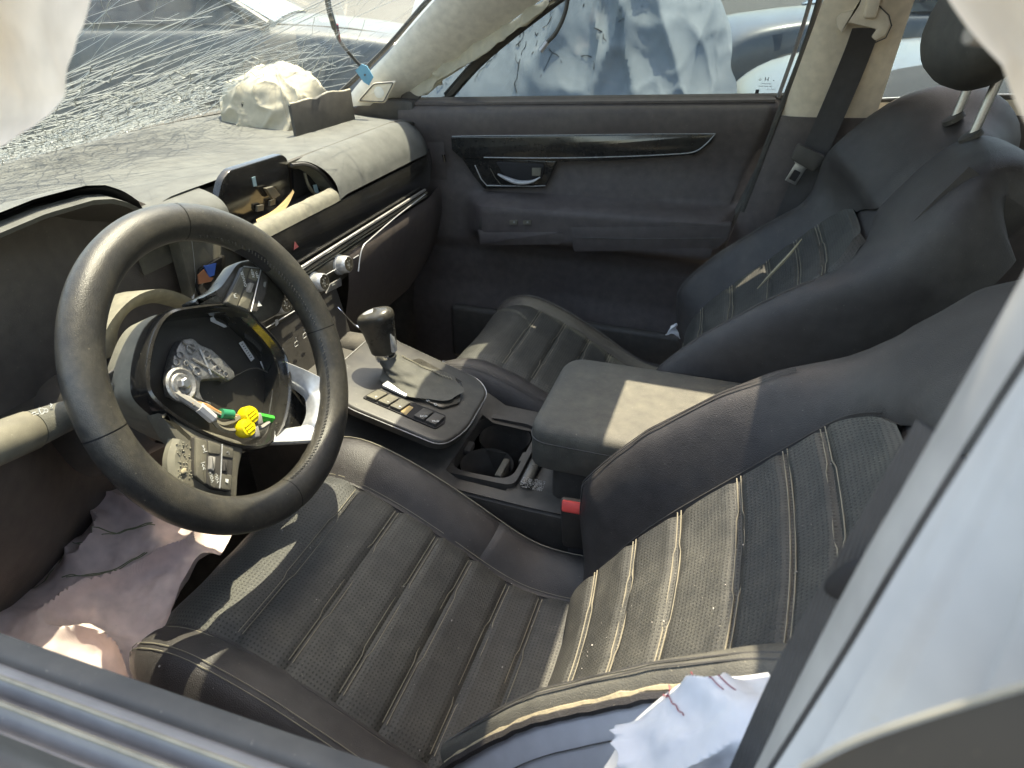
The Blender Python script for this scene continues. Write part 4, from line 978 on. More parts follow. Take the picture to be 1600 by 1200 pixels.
ax = (s1 - s0).normalized(); e1 = ax.cross(V((0, 0, 1))).normalized(); e2 = e1.cross(ax)
stk = thing('indicator_stalk', 'thick dusty light stalk poking out left behind the wheel', 'stalk', s0)
Ls = (s1 - s0).length
mk('stalk_body', *latheg([(.010, -.03), (.013, 0), (.0145, .02), (.0165, Ls * .42), (.0170, Ls * .46)], 28, frame(s0, e1, e2, ax)), 'leather_dusty', stk)
mk('stalk_knob', *latheg([(.0160, Ls * .46), (.0178, Ls * .48), (.0184, Ls * .75), (.0175, Ls * 1.0), (.014, Ls * 1.05), (.0005, Ls * 1.06)], 28, frame(s0, e1, e2, ax)), 'plastic_dusty', stk)
for (px, py, s) in ((75, 655, '-D'), (95, 652, '*'), (65, 668, '='), (85, 664, 'o')):
    cpt = s0 + ax * ((at(px, py, x=-.08) - s0).dot(ax)); vd = (CAM - cpt).normalized(); vd = (vd - ax * vd.dot(ax)).normalized()
    text('stalk_mark', s, .009, frame(cpt + (vd * .55 + e2 * .83 if vd.dot(e2) < .9 else vd).normalized() * .0180, -ax, (e2 - vd * .3).normalized()), 'glyph', stk)

# ================================================================== CENTRE CONSOLE
con = thing('centre_console', 'dark centre console with padded armrest lid, cup holders and a gear selector plate', 'console', (.2, .44, .36))
# tunnel body, sloping up to the dash
def conbody(u, v):
    x = lerp(-.26, .66, u); top = interp([(-.26, .715), (-.12, .700), (.085, .668), (.12, .645), (.24, .640), (.66, .640)], x)
    s = [(.315, .36), (.312, .45), (.310, top - .03), (.316, top - .006), (.335, top), (.545, top), (.564, top - .006), (.570, top - .03), (.568, .45), (.565, .36)]
    q = spline([V(a) for a in s], 36)[round(v * 36)]; return V((x, q.x, q.y))
def consolebody():
    v_, f_ = gridg(conbody, 46, 36); out = []
    for f in f_:
        c = sum((v_[i] for i in f), V()) / 4
        if .092 < c.x < .206 and .352 < c.y < .512 and c.z > .62: continue      # opening for the cups
        out.append(f)
    return v_, out
mk('console_body', *consolebody(), 'plastic', con)
# gear plate
def pz(x): return .735 - .05 * (x + .12) / .25
gpf = frame((0, .44, .7265), (1, 0, -.2), (0, 1, 0), (.196, 0, .98))
gp = [(-.128, -.080), (-.128, .112), (.088, .076), (.114, .046), (.120, -.070), (.102, -.124), (-.06, -.116)]
plate = mk('gear_plate', *plateg(rpoly(gp, [.01, .01, .018, .018, .03, .022, .02]), .016, .005, 3, fr=gpf), 'plate_black', con, label='gear selector plate with a bright rim')
gz = .016
mk('plate_rim', *tubeg([gpf(a, b, gz - .004) for a, b in rpoly([(a * 1.008, b * 1.008) for a, b in gp], [.01, .01, .018, .018, .03, .022, .02])], .0010, 6, closed=True), 'cast_metal', con)
def ong(px, py, c=gz):   # a sight line cut with the plate's top
    d = FW + (px - 800) / FPX * RT - (py - 600) / FPX * UP; n = V((.196, 0, .98)).normalized(); P0 = gpf(0, 0, c); t = (P0 - CAM).dot(n) / d.dot(n); p = CAM + d * t
    o = gpf(0, 0, 0); return ((p - o).dot(V((1, 0, -.2)).normalized()), (p - o).dot(V((0, 1, 0))))
gpl = lambda pts, c, dep, mat, name, par, bev=.001, r=.003: mk(name, *plateg(rpoly([ong(*p, c) for p in pts], r), dep, bev, fr=frame(gpf(0, 0, c), V((1, 0, -.2)).normalized(), (0, 1, 0), V((.196, 0, .98)).normalized())), mat, par)
gate = gpl([(612, 572), (655, 562), (722, 598), (718, 632), (690, 640), (600, 600)], gz + .0005, .004, 'gloss_dusty', 'gate_panel', plate, .0015, .006)
gpl([(640, 580), (690, 590), (716, 604), (712, 624), (660, 612)], gz + .004, .002, 'dark_void', 'gate_slot', gate, .0005, .005)
for i, (px, py, s) in enumerate(((657, 620, 'R'), (668, 625, 'N'), (680, 631, 'D'), (645, 614, 'P'))):
    a, b = ong(px, py, gz + .006); text('gate_letter', s, .0075, frame(gpf(a, b, gz + .0052), (.55, .83, -.11), (-.83, .55, .16)), 'glyph', gate)
gpl([(596, 604), (612, 592), (648, 608), (634, 622)], gz + .003, .004, 'satin_silver', 'mode_plate', plate, .001, .003)
bb = [(570, 622), (589, 612), (696, 655), (681, 668)]
well = gpl([(566, 622), (590, 608), (697, 650), (695, 662), (680, 671)], gz + .0004, .0015, 'dark_void', 'button_well', plate, .0003, .004)
for k in range(6):
    t0, t1 = k / 6 + .012, (k + 1) / 6 - .012
    A, B2, C2, D2 = V(bb[0]), V(bb[1]), V(bb[2]), V(bb[3])
    q = [A.lerp(D2, t0), B2.lerp(C2, t0), B2.lerp(C2, t1), A.lerp(D2, t1)]
    if k == 3: continue                             # this one is missing
    b_ = gpl([tuple(p) for p in q], gz + .001, .006, 'plastic_dusty' if k < 3 else 'plastic', 'button', plate, .0012, .002)
    c = (q[0] + q[2]) / 2; a, b = ong(c.x, c.y, gz + .007)
    text('button_text', ('P', 'o', 'A', '', 'ECO', 'HLD')[k], .006, frame(gpf(a, b, gz + .0072), (.85, .50, -.17), (-.5, .85, .1)), 'glyph', b_)
gpl([(620, 640), (632, 632), (646, 638), (634, 650)], gz + .0005, .002, 'amber_card', 'open_slot', plate, .0003, .002)
# gear selector
shf = thing('gear_selector', 'black gear lever with a pale-topped knob and leather boot', 'gear lever', (-.02, .44, .74))
kc = at(592, 516, y=.44); kn = V((-.16, 0, .987)).normalized(); kx = V((.987, 0, .16)); kf = frame(kc, kx, (0, 1, 0), kn)
def knobfn(u, v):
    prof = [(.0005, -.040), (.018, -.040), (.021, -.030), (.024, -.005), (.027, .012), (.0285, .022), (.026, .030), (.018, .0345), (.0005, .036)]
    q = spline([V(a) for a in prof], 32)[round(u * 32)]; t = 2 * math.pi * v
    return kf(q.x * 1.12 * math.copysign(abs(math.cos(t)) ** .8, math.cos(t)), q.x * .92 * math.sin(t), q.y + .004 * math.cos(t) * (1 if q.y > 0 else 0))
mk('knob', *gridg(knobfn, 32, 36), 'gloss_dusty', shf)
mk('knob_cap', *gridg(lambda u, v: kf(.0255 * u * math.cos(2 * math.pi * v) * 1.1, .0205 * u * math.sin(2 * math.pi * v), .0365 - .007 * u ** 3 + .0042 * u * math.cos(2 * math.pi * v)), 8, 32), 'satin_silver', shf, label='pale cap of the knob')
mk('knob_band', *boxg((.021, -.004, -.012), (.010, .013, .050), .003, fr=kf), 'satin_silver', shf)
mk('knob_collar', *latheg([(.0165, -.052), (.0180, -.045), (.0175, -.036)], 24, kf), 'chrome', shf)
mk('release_button', *boxg((-.026, .0, .006), (.008, .014, .02), .003, fr=kf), 'chrome', shf)
def bootfn(u, v):
    t = 2 * math.pi * v; top_ = kf(0, 0, -.045); c = V((lerp(-.005, top_.x, u), .44, lerp(gpf(0, 0, gz).z + .004, top_.z, u)))
    a, b = lerp(.072, .017, u ** .6), lerp(.048, .016, u ** .6); w = 1 + .05 * math.sin(7 * t + 9 * u) * (1 - u) + .03 * math.sin(22 * u)
    return c + V((a * math.cos(t) * w + .02 * (1 - u), b * math.sin(t) * w, -.01 * math.cos(t) * (1 - u)))
mk('boot', *gridg(bootfn, 20, 40), 'leather_dusty', shf)
for k in range(22):
    u = .06 + k * .038; p = bootfn(u, .11); q = bootfn(min(1, u + .02), .13); mk('boot_stitch', *tubeg([p * 1.0 + V((.001, .001, .001)), q + V((.001, .001, .001))], .0012, 4), 'thread_pale', shf)
mk('footwell_side', *boxg((-.26, .60, .55), (.3, .06, .34), .02, 3), 'carpet', con)
mk('key_glint', *tubeg([at(528, 480, y=.52), at(552, 506, y=.52), at(568, 516, y=.52)], [.0008, .0015, .004], 6), 'chrome', con)
# cup holders
def cup(cx, cy, r, d):
    f = frame((cx, cy, 0), (1, 0, 0), (0, 1, 0))
    return mk('cup_holder', *latheg([(r, .640), (r * .96, .628), (r * .90, .60), (r * .88, .640 - d), (r * .5, .640 - d - .003), (.001, .640 - d - .003)], 36, f, cap=False), 'plastic', con)
cup(.152, .472, .045, .075); cup(.148, .392, .044, .075)
fr_o = rpoly([(.086, .340), (.212, .340), (.212, .522), (.086, .522)], .02, 6)
cc = G()
def ringpl(o, i, z0, z1):
    n = len(o); v_ = [(a, b, z0) for a, b in o] + [(a, b, z1) for a, b in o] + [(a, b, z1) for a, b in i] + [(a, b, z0 - .012) for a, b in i]
    f_ = [(k * n + j, k * n + (j + 1) % n, (k + 1) * n + (j + 1) % n, (k + 1) * n + j) for k in range(3) for j in range(n)]
    return v_, f_
fr_i = rpoly([(.097, .351), (.203, .351), (.203, .511), (.097, .511)], .03, 6)
mk('cup_surround', *ringpl(fr_o, fr_i, .636, .650), 'plastic', con)
mk('cup_divider', *boxg((.10, .431, .634), (.016, .03, .014), .005), 'plastic', con)
mk('cup_divider', *boxg((.20, .431, .634), (.014, .03, .014), .005), 'plastic', con)
mk('holder_floor', *boxg((.15, .43, .548), (.13, .18, .006), .001), 'plastic_dusty', con)
mk('holder_insert', *boxg((.172, .40, .60), (.012, .05, .07), .004), 'leather_dusty', con)
mk('rear_tray', *boxg((.226, .43, .646), (.018, .16, .010), .003), 'gloss_dusty', con)
gs = G()
for k in range(260):
    x, y = rngp.uniform(.222, .258), rngp.uniform(.335, .36); s = rngp.uniform(.0005, .0013); gs.add(*boxg((x, y, .655 + s / 2), (s, s, s), 0))
gs.mk('glass_grit', 'cast_metal', con, kind='stuff', smooth=0)
# armrest
bin_ = mk('armrest_box', *plateg(rpoly([(.268, .345), (.66, .345), (.66, .545), (.268, .545)], .02), .09, .004, fr=frame((0, 0, .628), (1, 0, 0), (0, 1, 0))), 'plastic', con)
def lidfn(u, v):
    x = lerp(.232, .66, u); y = lerp(.318, .562, v); e = max(0, 1 - u / .10); f = 1 - abs(2 * v - 1)
    return x, y
lid = rpoly([(.236, .326), (.66, .326), (.66, .560), (.236, .560)], [.035, .01, .01, .045], 8)
bm = bmesh.new(); vv = [bm.verts.new((a, b, .704)) for a, b in lid]; fc = bm.faces.new(vv)
r_ = bmesh.ops.extrude_face_region(bm, geom=[fc]); tv = [e for e in r_['geom'] if isinstance(e, bmesh.types.BMVert)]
for v in tv: v.co.z = .776
bmesh.ops.recalc_face_normals(bm, faces=bm.faces)
bmesh.ops.bevel(bm, geom=[e for e in bm.edges if all(v.co.z > .77 for v in e.verts)], offset=.020, segments=5, affect='EDGES', profile=.6)
bmesh.ops.bevel(bm, geom=[e for e in bm.edges if all(v.co.z < .705 for v in e.verts)], offset=.006, segments=2, affect='EDGES', profile=.5)
al = mk('armrest_lid', *frombm(bm), 'leather_dusty', con, label='dusty padded armrest lid')
mk('lid_stitching', *tubeg([V((a, b, .752)) for a, b in rpoly([(.2355, .3255), (.66, .3255), (.66, .5605), (.2355, .5605)], [.035, .01, .01, .045], 8)], .0009, 5, closed=True), 'thread_dark', al)

# seat belt buckle
bk = thing('belt_buckle', 'seat belt buckle with a red release button beside the driver seat', 'buckle', (.32, .315, .55))
bf = frame(at(901, 792, y=.290), V((.97, .18, -.1)).normalized(), V((-.18, .97, .1)).normalized(), V((-.05, -.1, 1)).normalized())
mk('buckle_body', *boxg((0, 0, -.035), (.046, .022, .088), .006, 3, fr=bf), 'plastic', bk)
mk('release_button', *plateg(rpoly([(-.021, -.008), (.021, -.008), (.021, .008), (-.021, .008)], .004), .006, .002, fr=frame(bf(0, -.0055, .004), V((.97, .18, -.1)).normalized(), (bf(0, 1, 0) - bf(0, 0, 0)) * .6 + V((0, 0, .8)), None)), 'red_plastic', bk)
mk('buckle_stem', *boxg((0, 0, -.11), (.03, .008, .09), .002, fr=bf), 'webbing', bk)

# ================================================================== PASSENGER DOOR
pd = thing('front_passenger_door', 'dark front passenger door with chrome handle and tinted window', 'door', (.1, 1.18, .4))
DY = 1.172
def dsurf(x, z):
    """depth of the trim panel: belt roll, shallow waist, armrest bulge, lower pocket"""
    top = 1.075 + .055 * (x + .3)
    t = z - top
    y = DY + .030 * sm(-.03, .0, t) - .012 * math.exp(-((t + .05) / .05) ** 2) + .010 * math.exp(-((z - .93 - .05 * x) / .05) ** 2)
    rear = sm(.50, .43, x)
    y -= .058 * sm(.872 + .03 * x, .842 + .03 * x, z) * sm(.73, .775, z) * sm(-.20, -.12, x) * (.3 + .7 * rear)
    y += .012 * sm(.74, .70, z) - .02 * sm(.62, .52, z)
    return y
def dpt(x, z, off=0): return V((x, dsurf(x, z) - off, z))
def dfn(u, v):
    z = lerp(.36, 1.075, u) ; x0 = -.36; x1 = interp([(.36, .40), (.60, .43), (.80, .455), (1.0, .515), (1.1, .535)], z)
    x = lerp(x0, x1, v); z = lerp(.36, 1.073 + .055 * (x + .3), u); y = dsurf(x, z) + .02 * sm(.03, 0, 1 - v) * 0
    y += .02 * sm(.97, 1.0, v); return V((x, y, z))
mk('trim_panel', *gridg(dfn, 90, 80), 'plastic_soft', pd)
def dat(px, py, off=.002):    # sight line dropped onto the panel
    p = at(px, py, y=DY)
    for _ in range(4): p = at(px, py, y=dsurf(p.x, p.z) - off)
    return p
def dplate(name, pts, thick, mat, parent, off=.0, bev=.002, r=.004, yp=None, label=None):
    P = [at(*p, y=yp or (dsurf(*(lambda q: (q.x, q.z))(at(*p, y=DY))) - off)) for p in pts]; yy = min(p.y for p in P)
    return mk(name, *plateg(rpoly([(p.x, p.z) for p in P], r), thick, bev, fr=frame((0, yy, 0), (1, 0, 0), (0, 0, 1), (0, -1, 0))), mat, parent, label=label)
gs_ = dplate('gloss_strip', [(706, 213), (960, 210), (1118, 208), (1112, 222), (1085, 241), (960, 250), (880, 252), (760, 248), (722, 246), (708, 234)], .008, 'gloss_black', pd, .000, .002, .004, DY - .002, 'glossy black strip across the door')
bz = dplate('handle_bezel', [(722, 244), (872, 250), (862, 272), (852, 292), (758, 294), (742, 274)], .010, 'gloss_black', pd, 0, .003, .006, DY + .001)
dplate('handle_cup', [(775, 252), (852, 256), (848, 280), (800, 284), (786, 270)], .006, 'dark_void', bz, 0, .002, .008, DY - .008)
hc1 = spline([at(*p, y=DY - .022) for p in ((778, 272), (792, 279), (810, 285), (830, 284), (844, 277))], 18)
mk('door_handle', *tubeg(hc1, [.003 + .006 * math.sin(math.pi * min(1, i / 18 * 1.05)) for i in range(19)], 10, flat=.6), 'satin_silver', pd, label='chrome inner door handle')
quad3('lock_button', [at(*p, y=DY - .016) for p in ((832, 262), (846, 262), (845, 274), (832, 274))], 'plastic_dusty', bz, .004)
mk('bezel_trim', *tubeg([at(*p, y=DY - .0125) for p in ((742, 258), (752, 280), (761, 290), (830, 291), (852, 290))], .0012, 5), 'satin_silver', bz)
mk('bezel_trim', *tubeg([at(*p, y=DY - .0125) for p in ((766, 263), (774, 278), (784, 290))], .0010, 5), 'plastic_dusty', bz)
mk('strip_edge', *tubeg(spline([at(*p, y=DY - .011) for p in ((706, 213), (760, 212), (880, 211), (1000, 209.5), (1118, 209))], 30), .0009, 5), 'satin_silver', gs_)
mk('strip_edge', *tubeg(spline([at(*p, y=DY - .011) for p in ((756, 246), (860, 247), (960, 245), (1050, 241), (1085, 237), (1104, 224), (1117, 210))], 30), .0011, 5), 'satin_silver', gs_)
# armrest pieces
dplate('switch_plate', [(752, 338), (880, 334), (882, 350), (748, 356)], .004, 'plastic', pd, 0, .001, .003, DY - .052)
for px in (803, 824):
    quad3('window_switch', [at(px + a, 347 + b, y=DY - .058) for a, b in ((-6, -3), (6, -3.4), (6, 3), (-6, 3.4))], 'plastic_dusty', pd, .004)
    quad3('switch_mark', [at(px + a, 347 + b, y=DY - .063) for a, b in ((-.80, -1.5), (1.5, -1.5), (1.5, 1.5), (-1.5, 1.5))], 'glyph_dim', pd, .0004)
dplate('armrest_face', [(748, 358), (884, 357), (888, 372), (876, 381), (752, 382)], .012, 'plastic_soft', pd, 0, .005, .004, DY - .046)
dplate('armrest_pad', [(890, 348), (1145, 346), (1140, 372), (1120, 388), (898, 392)], .014, 'plastic_soft', pd, 0, .006, .008, DY - .044)
dplate('pull_cup', [(918, 336), (1010, 337), (1002, 347), (925, 347)], .004, 'dark_void', pd, 0, .001, .006, DY - .046)
mk('armrest_stitch', *tubeg(spline([at(*p, y=DY - .0595) for p in ((900, 371), (1000, 373), (1130, 372))], 16), .0010, 4), 'thread_dark', pd)
mk('belt_edge', *tubeg([dpt(lerp(-.34, .51, k / 30), 1.062 + .055 * (lerp(-.34, .51, k / 30) + .3), .004) for k in range(31)], .005, 6), 'plastic_soft', pd)
mk('lower_pocket', *boxg((.10, DY - .012, .47), (.68, .03, .16), .03, 3), 'plastic', pd)
mk('rear_edge', *tubeg(spline([V((.44, DY + .004, .62)), V((.455, DY + .004, .80)), V((.505, DY + .006, .98)), V((.532, DY + .012, 1.10))], 18), .008, 8), 'rubber', pd)
# window glass, quarter trim and frame
wpn = [(-.40, -.03), (.60, -.03), (.68, .40), (-.02, .40), (-.27, .17)]
mk('window_pane', *plateg([(a, b) for a, b in wpn], .004, 0, fr=frame((0, 1.222, 1.05), (1, 0, 0), (0, -.2, 1), (0, -1, 0))), 'side_glass', pd, label='tinted window pane')
mk('belt_moulding', *tubeg([(lerp(-.42, .56, k / 20), 1.20, 1.066 + .055 * (lerp(-.42, .56, k / 20) + .3)) for k in range(21)], .008, 6), 'rubber', pd)
ms = [at(*p, y=1.205) for p in ((632, 142), (658, 142), (658, 165), (640, 172), (622, 172))]
mk('mirror_triangle', *plateg([(p.x, p.z) for p in ms], .012, .003, fr=frame((0, 1.205, 0), (1, 0, 0), (0, 0, 1), (0, -1, 0))), 'plastic', pd)
mk('sash', *tubeg(spline([at(700, 150, y=1.225), at(760, 85, y=1.20), at(860, 5, y=1.15), at(950, -60, y=1.10)], 20), .013, 8), 'rubber', pd)
# the printed maker's marks low in the rear corner of the pane
def ongl(px, py):
    n = V((0, -1, -.2)).normalized(); P0 = V((0, 1.2165, 1.05)); d = FW + (px - 800) / FPX * RT - (py - 600) / FPX * UP; return CAM + d * ((P0 - CAM).dot(n) / d.dot(n))
gfr = lambda px, py: frame(ongl(px, py), (1, 0, 0.02), V((0, -.2, 1)).normalized())
for px, py, s, z in ((1188, 124, 'o', .010), (1198, 124, 'H', .012), (1209, 125, '-', .012), (1197, 131, 'LAMINATED', .0038), (1196, 135, 'E43R 00142 M2', .0042), (1205, 140, 'AS1 DOT', .004), (1184, 142, 'CCC', .0045)):
    text('glass_mark', s, z, gfr(px, py), 'glyph_dim' if s != 'H' else 'ink', pd, .0001)
mk('glass_marks_block', *boxg((0, 0, 0), (.007, .008, .0003), 0, fr=gfr(1183, 143)), 'ink', pd)

# ================================================================== SEAT BELTS
def belt(name, pts, w, side, mat, parent, th=.0012):
    P = spline([V(p) for p in pts], 30)
    def ring_(i):
        t = (P[min(i + 1, 30)] - P[max(i - 1, 0)]).normalized(); s = V(side(i / 30) if callable(side) else side); s = (s - t * s.dot(t)).normalized(); n = t.cross(s); return s, n
    vs_, fs = [], []
    for i in range(31):
        s, n = ring_(i)
        for a, b in ((-.5, -.5), (-.25, -.5), (0, -.5), (.25, -.5), (.5, -.5), (.5, .5), (.25, .5), (0, .5), (-.25, .5), (-.5, .5)): vs_.append(P[i] + s * (w * a) + n * (th * b + .0008 * math.sin(8 * a)))
    for i in range(30):
        for k in range(10): fs.append((i * 10 + k, i * 10 + (k + 1) % 10, (i + 1) * 10 + (k + 1) % 10, (i + 1) * 10 + k))
    return mk(name, vs_, fs, mat, parent)
pb = thing('passenger_seat_belt', 'dark seat belt hanging from its beige guide on the far centre pillar', 'seat belt', at(1290, 160, y=1.13))
belt('webbing', [at(1354, 44, y=1.072), at(1336, 92, y=1.098), at(1312, 150, y=1.11), at(1288, 205, y=1.11), at(1268, 250, y=1.105), at(1240, 320, y=1.10), at(1205, 400, y=1.09)], .049, (1, 0, .35), 'webbing', pb)
dr = [at(*p, y=1.070) for p in ((1346, -10), (1368, -8), (1372, 10), (1386, 22), (1391, 38), (1384, 56), (1368, 64), (1362, 58), (1370, 46), (1325, 36), (1322, 44), (1316, 52), (1308, 44), (1306, 30), (1314, 20), (1334, 16), (1340, 8))]
mk('belt_guide', *plateg(rpoly([(p.x, p.z) for p in dr], .003, 3), .010, .003, fr=frame((0, 1.080, 0), (1, 0, 0), (0, .0, 1), (0, -1, 0))), 'beige_trim', pb, label='beige belt guide')
mk('guide_slider', *boxg(at(1364, 4, y=1.066), (.022, .012, .05), .005, 3), 'beige_trim', pb)
mk('guide_outline', *tubeg([at(*p, y=1.0695) for p in ((1372, 8), (1389, 24), (1393, 40), (1384, 59), (1366, 67))], .0012, 5), 'rubber', pb)
tf = frame(at(1259, 247, y=1.088), V((.93, .0, -.36)).normalized(), V((.36, 0, .93)).normalized(), V((0, -1, 0)))
tb = mk('tongue_grip', *plateg(rpoly([(-.030, .012), (-.028, .020), (.030, .020), (.032, .004), (.026, -.016), (-.026, -.012)], .006), .012, .003, fr=tf), 'plastic', pb)
t2 = frame(at(1243, 272, y=1.086), V((.93, .0, -.36)).normalized(), V((.36, 0, .93)).normalized(), V((0, -1, 0)))
tng = G()
for c, s in (((-.011, 0, 0), (.006, .036, .003)), ((.011, 0, 0), (.006, .036, .003)), ((0, .015, 0), (.028, .010, .003)), ((0, -.0155, 0), (.028, .006, .003))): tng.add(*boxg(c, s, .001, fr=t2))
mk('tongue', *plateg(rpoly([(-.012, -.019), (.012, -.019), (.012, .018), (.020, .024), (-.020, .024), (-.012, .018)], .002), .003, .0008, fr=t2), 'steel', pb)
mk('tongue_slot', *plateg(rpoly([(-.007, -.013), (.007, -.013), (.007, .008), (-.007, .008)], .002), .0008, 0, fr=frame(t2(0, 0, .003), V((.93, .0, -.36)).normalized(), V((.36, 0, .93)).normalized(), V((0, -1, 0)))), 'dark_void', pb)

db = thing('driver_seat_belt', 'blurred dark seat belt running down beside the near door pillar', 'seat belt', at(1240, 1020, y=-.26))
belt('webbing', [at(1490, 700, y=-.27), at(1395, 850, y=-.268), at(1318, 968, y=-.262), at(1245, 1085, y=-.258), at(1180, 1215, y=-.255), at(1130, 1320, y=-.255)], .026, (.6, -.8, .0), 'webbing', db)
mk('belt_anchor', *pillowmesh(at(1328, 905, y=-.27), (.4, 0, .9), (.9, 0, -.4), (0, 1, 0), .010, .0055, .003), 'dark_void', db)

# ================================================================== AIRBAGS IN CLOTH
ka = thing('knee_airbag', 'crumpled mauve knee airbag slumped in the driver footwell', 'airbag', (-.2, .05, .45))
rows = [[at(150, 770, x=-.34), at(215, 745, x=-.30), at(290, 760, x=-.25), at(372, 815, x=-.17)],
        [at(95, 835, x=-.37), at(190, 815, x=-.27), at(265, 835, x=-.20), at(352, 852, x=-.135)],
        [at(0, 885, x=-.40), at(130, 885, x=-.27), at(235, 890, x=-.19), at(300, 905, x=-.125)],
        [at(-50, 940, x=-.38), at(85, 950, x=-.25), at(200, 960, x=-.17), at(262, 985, x=-.115)],
        [at(-80, 1010, x=-.32), at(60, 1025, x=-.22), at(170, 1050, x=-.15), at(235, 1075, x=-.105)],
        [at(-80, 1120, x=-.26), at(60, 1120, x=-.18), at(170, 1140, x=-.12), at(235, 1160, x=-.10)]]
kv, kfc = cgrid(rows, 110, 110, .014, 13, 2.3, .030, 11)
mk('bag', kv, kfc, 'bag_mauve', ka, smooth=60)
kg = lambda i, j: kv[i * 111 + j] + V((.0018, -.0016, .0012))
for path in ([(34, 20), (46, 19), (58, 18), (70, 16), (84, 13)], [(48, 30), (46, 42), (42, 54), (34, 64)], [(34, 20), (28, 34), (23, 48), (20, 60)]):
    pts = [kg(*p) for p in path]; s = spline([V((a, b)) for a, b in path], 30)
    for o in (-1, 1):
        q = [kg(max(0, min(90, round(p.x))), max(0, min(90, round(p.y + o * 1)))) for p in s]; mk('bag_seam', *tubeg(spline(q[::3], 24), .0009, 4), 'thread_green', ka)

sa_ = thing('side_airbag', 'deflated white side airbag spilling from the driver seat bolster', 'airbag', at(1060, 1150, y=-.19))
rows = [[at(942, 1200, y=-.195), at(990, 1130, y=-.19), at(1060, 1072, y=-.178), at(1130, 1062, y=-.175), at(1200, 1050, y=-.172)],
        [at(938, 1230, y=-.205), at(1010, 1150, y=-.21), at(1070, 1110, y=-.205), at(1140, 1090, y=-.20), at(1215, 1075, y=-.19)],
        [at(945, 1260, y=-.215), at(1020, 1190, y=-.225), at(1085, 1150, y=-.222), at(1150, 1130, y=-.215), at(1225, 1110, y=-.205)],
        [at(950, 1310, y=-.22), at(1030, 1270, y=-.235), at(1090, 1240, y=-.235), at(1160, 1220, y=-.23), at(1240, 1180, y=-.22)]]
sv_, sf_ = cgrid(rows, 80, 70, .005, 22, 5.1, .016, 17, .22)
mk('bag', sv_, sf_, 'bag_blue', sa_, smooth=60)
for j0, j1 in ((40, 52), (44, 56), (30, 34)):
    q = [sv_[i * 71 + round(lerp(j0, j1, i / 26))] + V((-.001, -.0012, .0008)) for i in range(0, 27, 2)]; mk('bag_seam', *tubeg(spline(q, 24), .0004, 4), 'thread_red', sa_)
for (px, py, q) in ((1045, 1070, (1040, 1090)), (1080, 1050, (1083, 1082))):
    mk('loose_thread', *lineon([at(px, py, y=-.178), at((px + q[0]) / 2 + 4, (py + q[1]) / 2, y=-.185), at(*q, y=-.188)], 10, .0004), 'thread_red', sa_)

# curtain airbags: two near the lens with an added unseen band above, one along the far rail
cl = thing('curtain_airbag', 'soft beige curtain airbag hanging close to the lens in both upper corners', 'airbag', (.4, -.26, 1.44))
mk('bag_unseen', *cgrid([[V((-.30, -.26, 1.34)), V((.05, -.27, 1.345)), V((.4, -.27, 1.35)), V((.8, -.27, 1.33)), V((1.6, -.25, 1.15))], [V((-.18, -.20, 1.40)), V((.05, -.20, 1.46)), V((.4, -.19, 1.475)), V((.8, -.19, 1.475)), V((1.6, -.19, 1.45))]], 20, 80, .006, 12, 3, .006, 10), 'bag_beige', cl, smooth=60)  # added above the view to cut sky light from the driver's window
rows = [[at(-120, -160, y=-.275), at(-20, -160, y=-.255), at(80, -160, y=-.262), at(165, -160, y=-.27)],
        [at(-120, 0, y=-.275), at(-20, 0, y=-.255), at(70, 0, y=-.262), at(136, 0, y=-.27)],
        [at(-120, 140, y=-.275), at(-30, 130, y=-.255), at(45, 110, y=-.262), at(102, 120, y=-.27)],
        [at(-120, 240, y=-.275), at(-30, 205, y=-.26), at(30, 175, y=-.264), at(88, 158, y=-.27)],
        [at(-120, 330, y=-.275), at(-40, 275, y=-.27), at(-5, 238, y=-.272), at(12, 220, y=-.275)]]
mk('bag', *cgrid(rows, 40, 40, .0035, 20, 1.2, .003, 14), 'bag_beige', cl, smooth=60)
cr = cl
rows = [[at(1400, -160, y=-.27), at(1480, -160, y=-.262), at(1580, -160, y=-.26), at(1720, -160, y=-.28)],
        [at(1484, 0, y=-.27), at(1530, -20, y=-.262), at(1600, -30, y=-.26), at(1720, -40, y=-.28)],
        [at(1545, 98, y=-.27), at(1580, 80, y=-.264), at(1640, 60, y=-.264), at(1720, 40, y=-.28)],
        [at(1604, 196, y=-.27), at(1630, 180, y=-.268), at(1680, 150, y=-.27), at(1740, 120, y=-.28)],
        [at(1690, 330, y=-.27), at(1700, 300, y=-.27), at(1730, 270, y=-.275), at(1760, 240, y=-.28)]]
mk('bag', *cgrid(rows, 40, 40, .0015, 18, 8.2, .0015, 12), 'bag_beige', cr, smooth=60)
mk('elastic_cord', *lineon([at(1515, 52, y=-.258), at(1545, 54, y=-.256), at(1570, 40, y=-.254), at(1588, 14, y=-.254), at(1600, -20, y=-.254)], 20, .0024, 8), 'grey_sleeve', cr)
pc = thing('curtain_airbag', 'creased cream curtain airbag bunched along the far front pillar', 'airbag', at(740, 90, y=1.19))
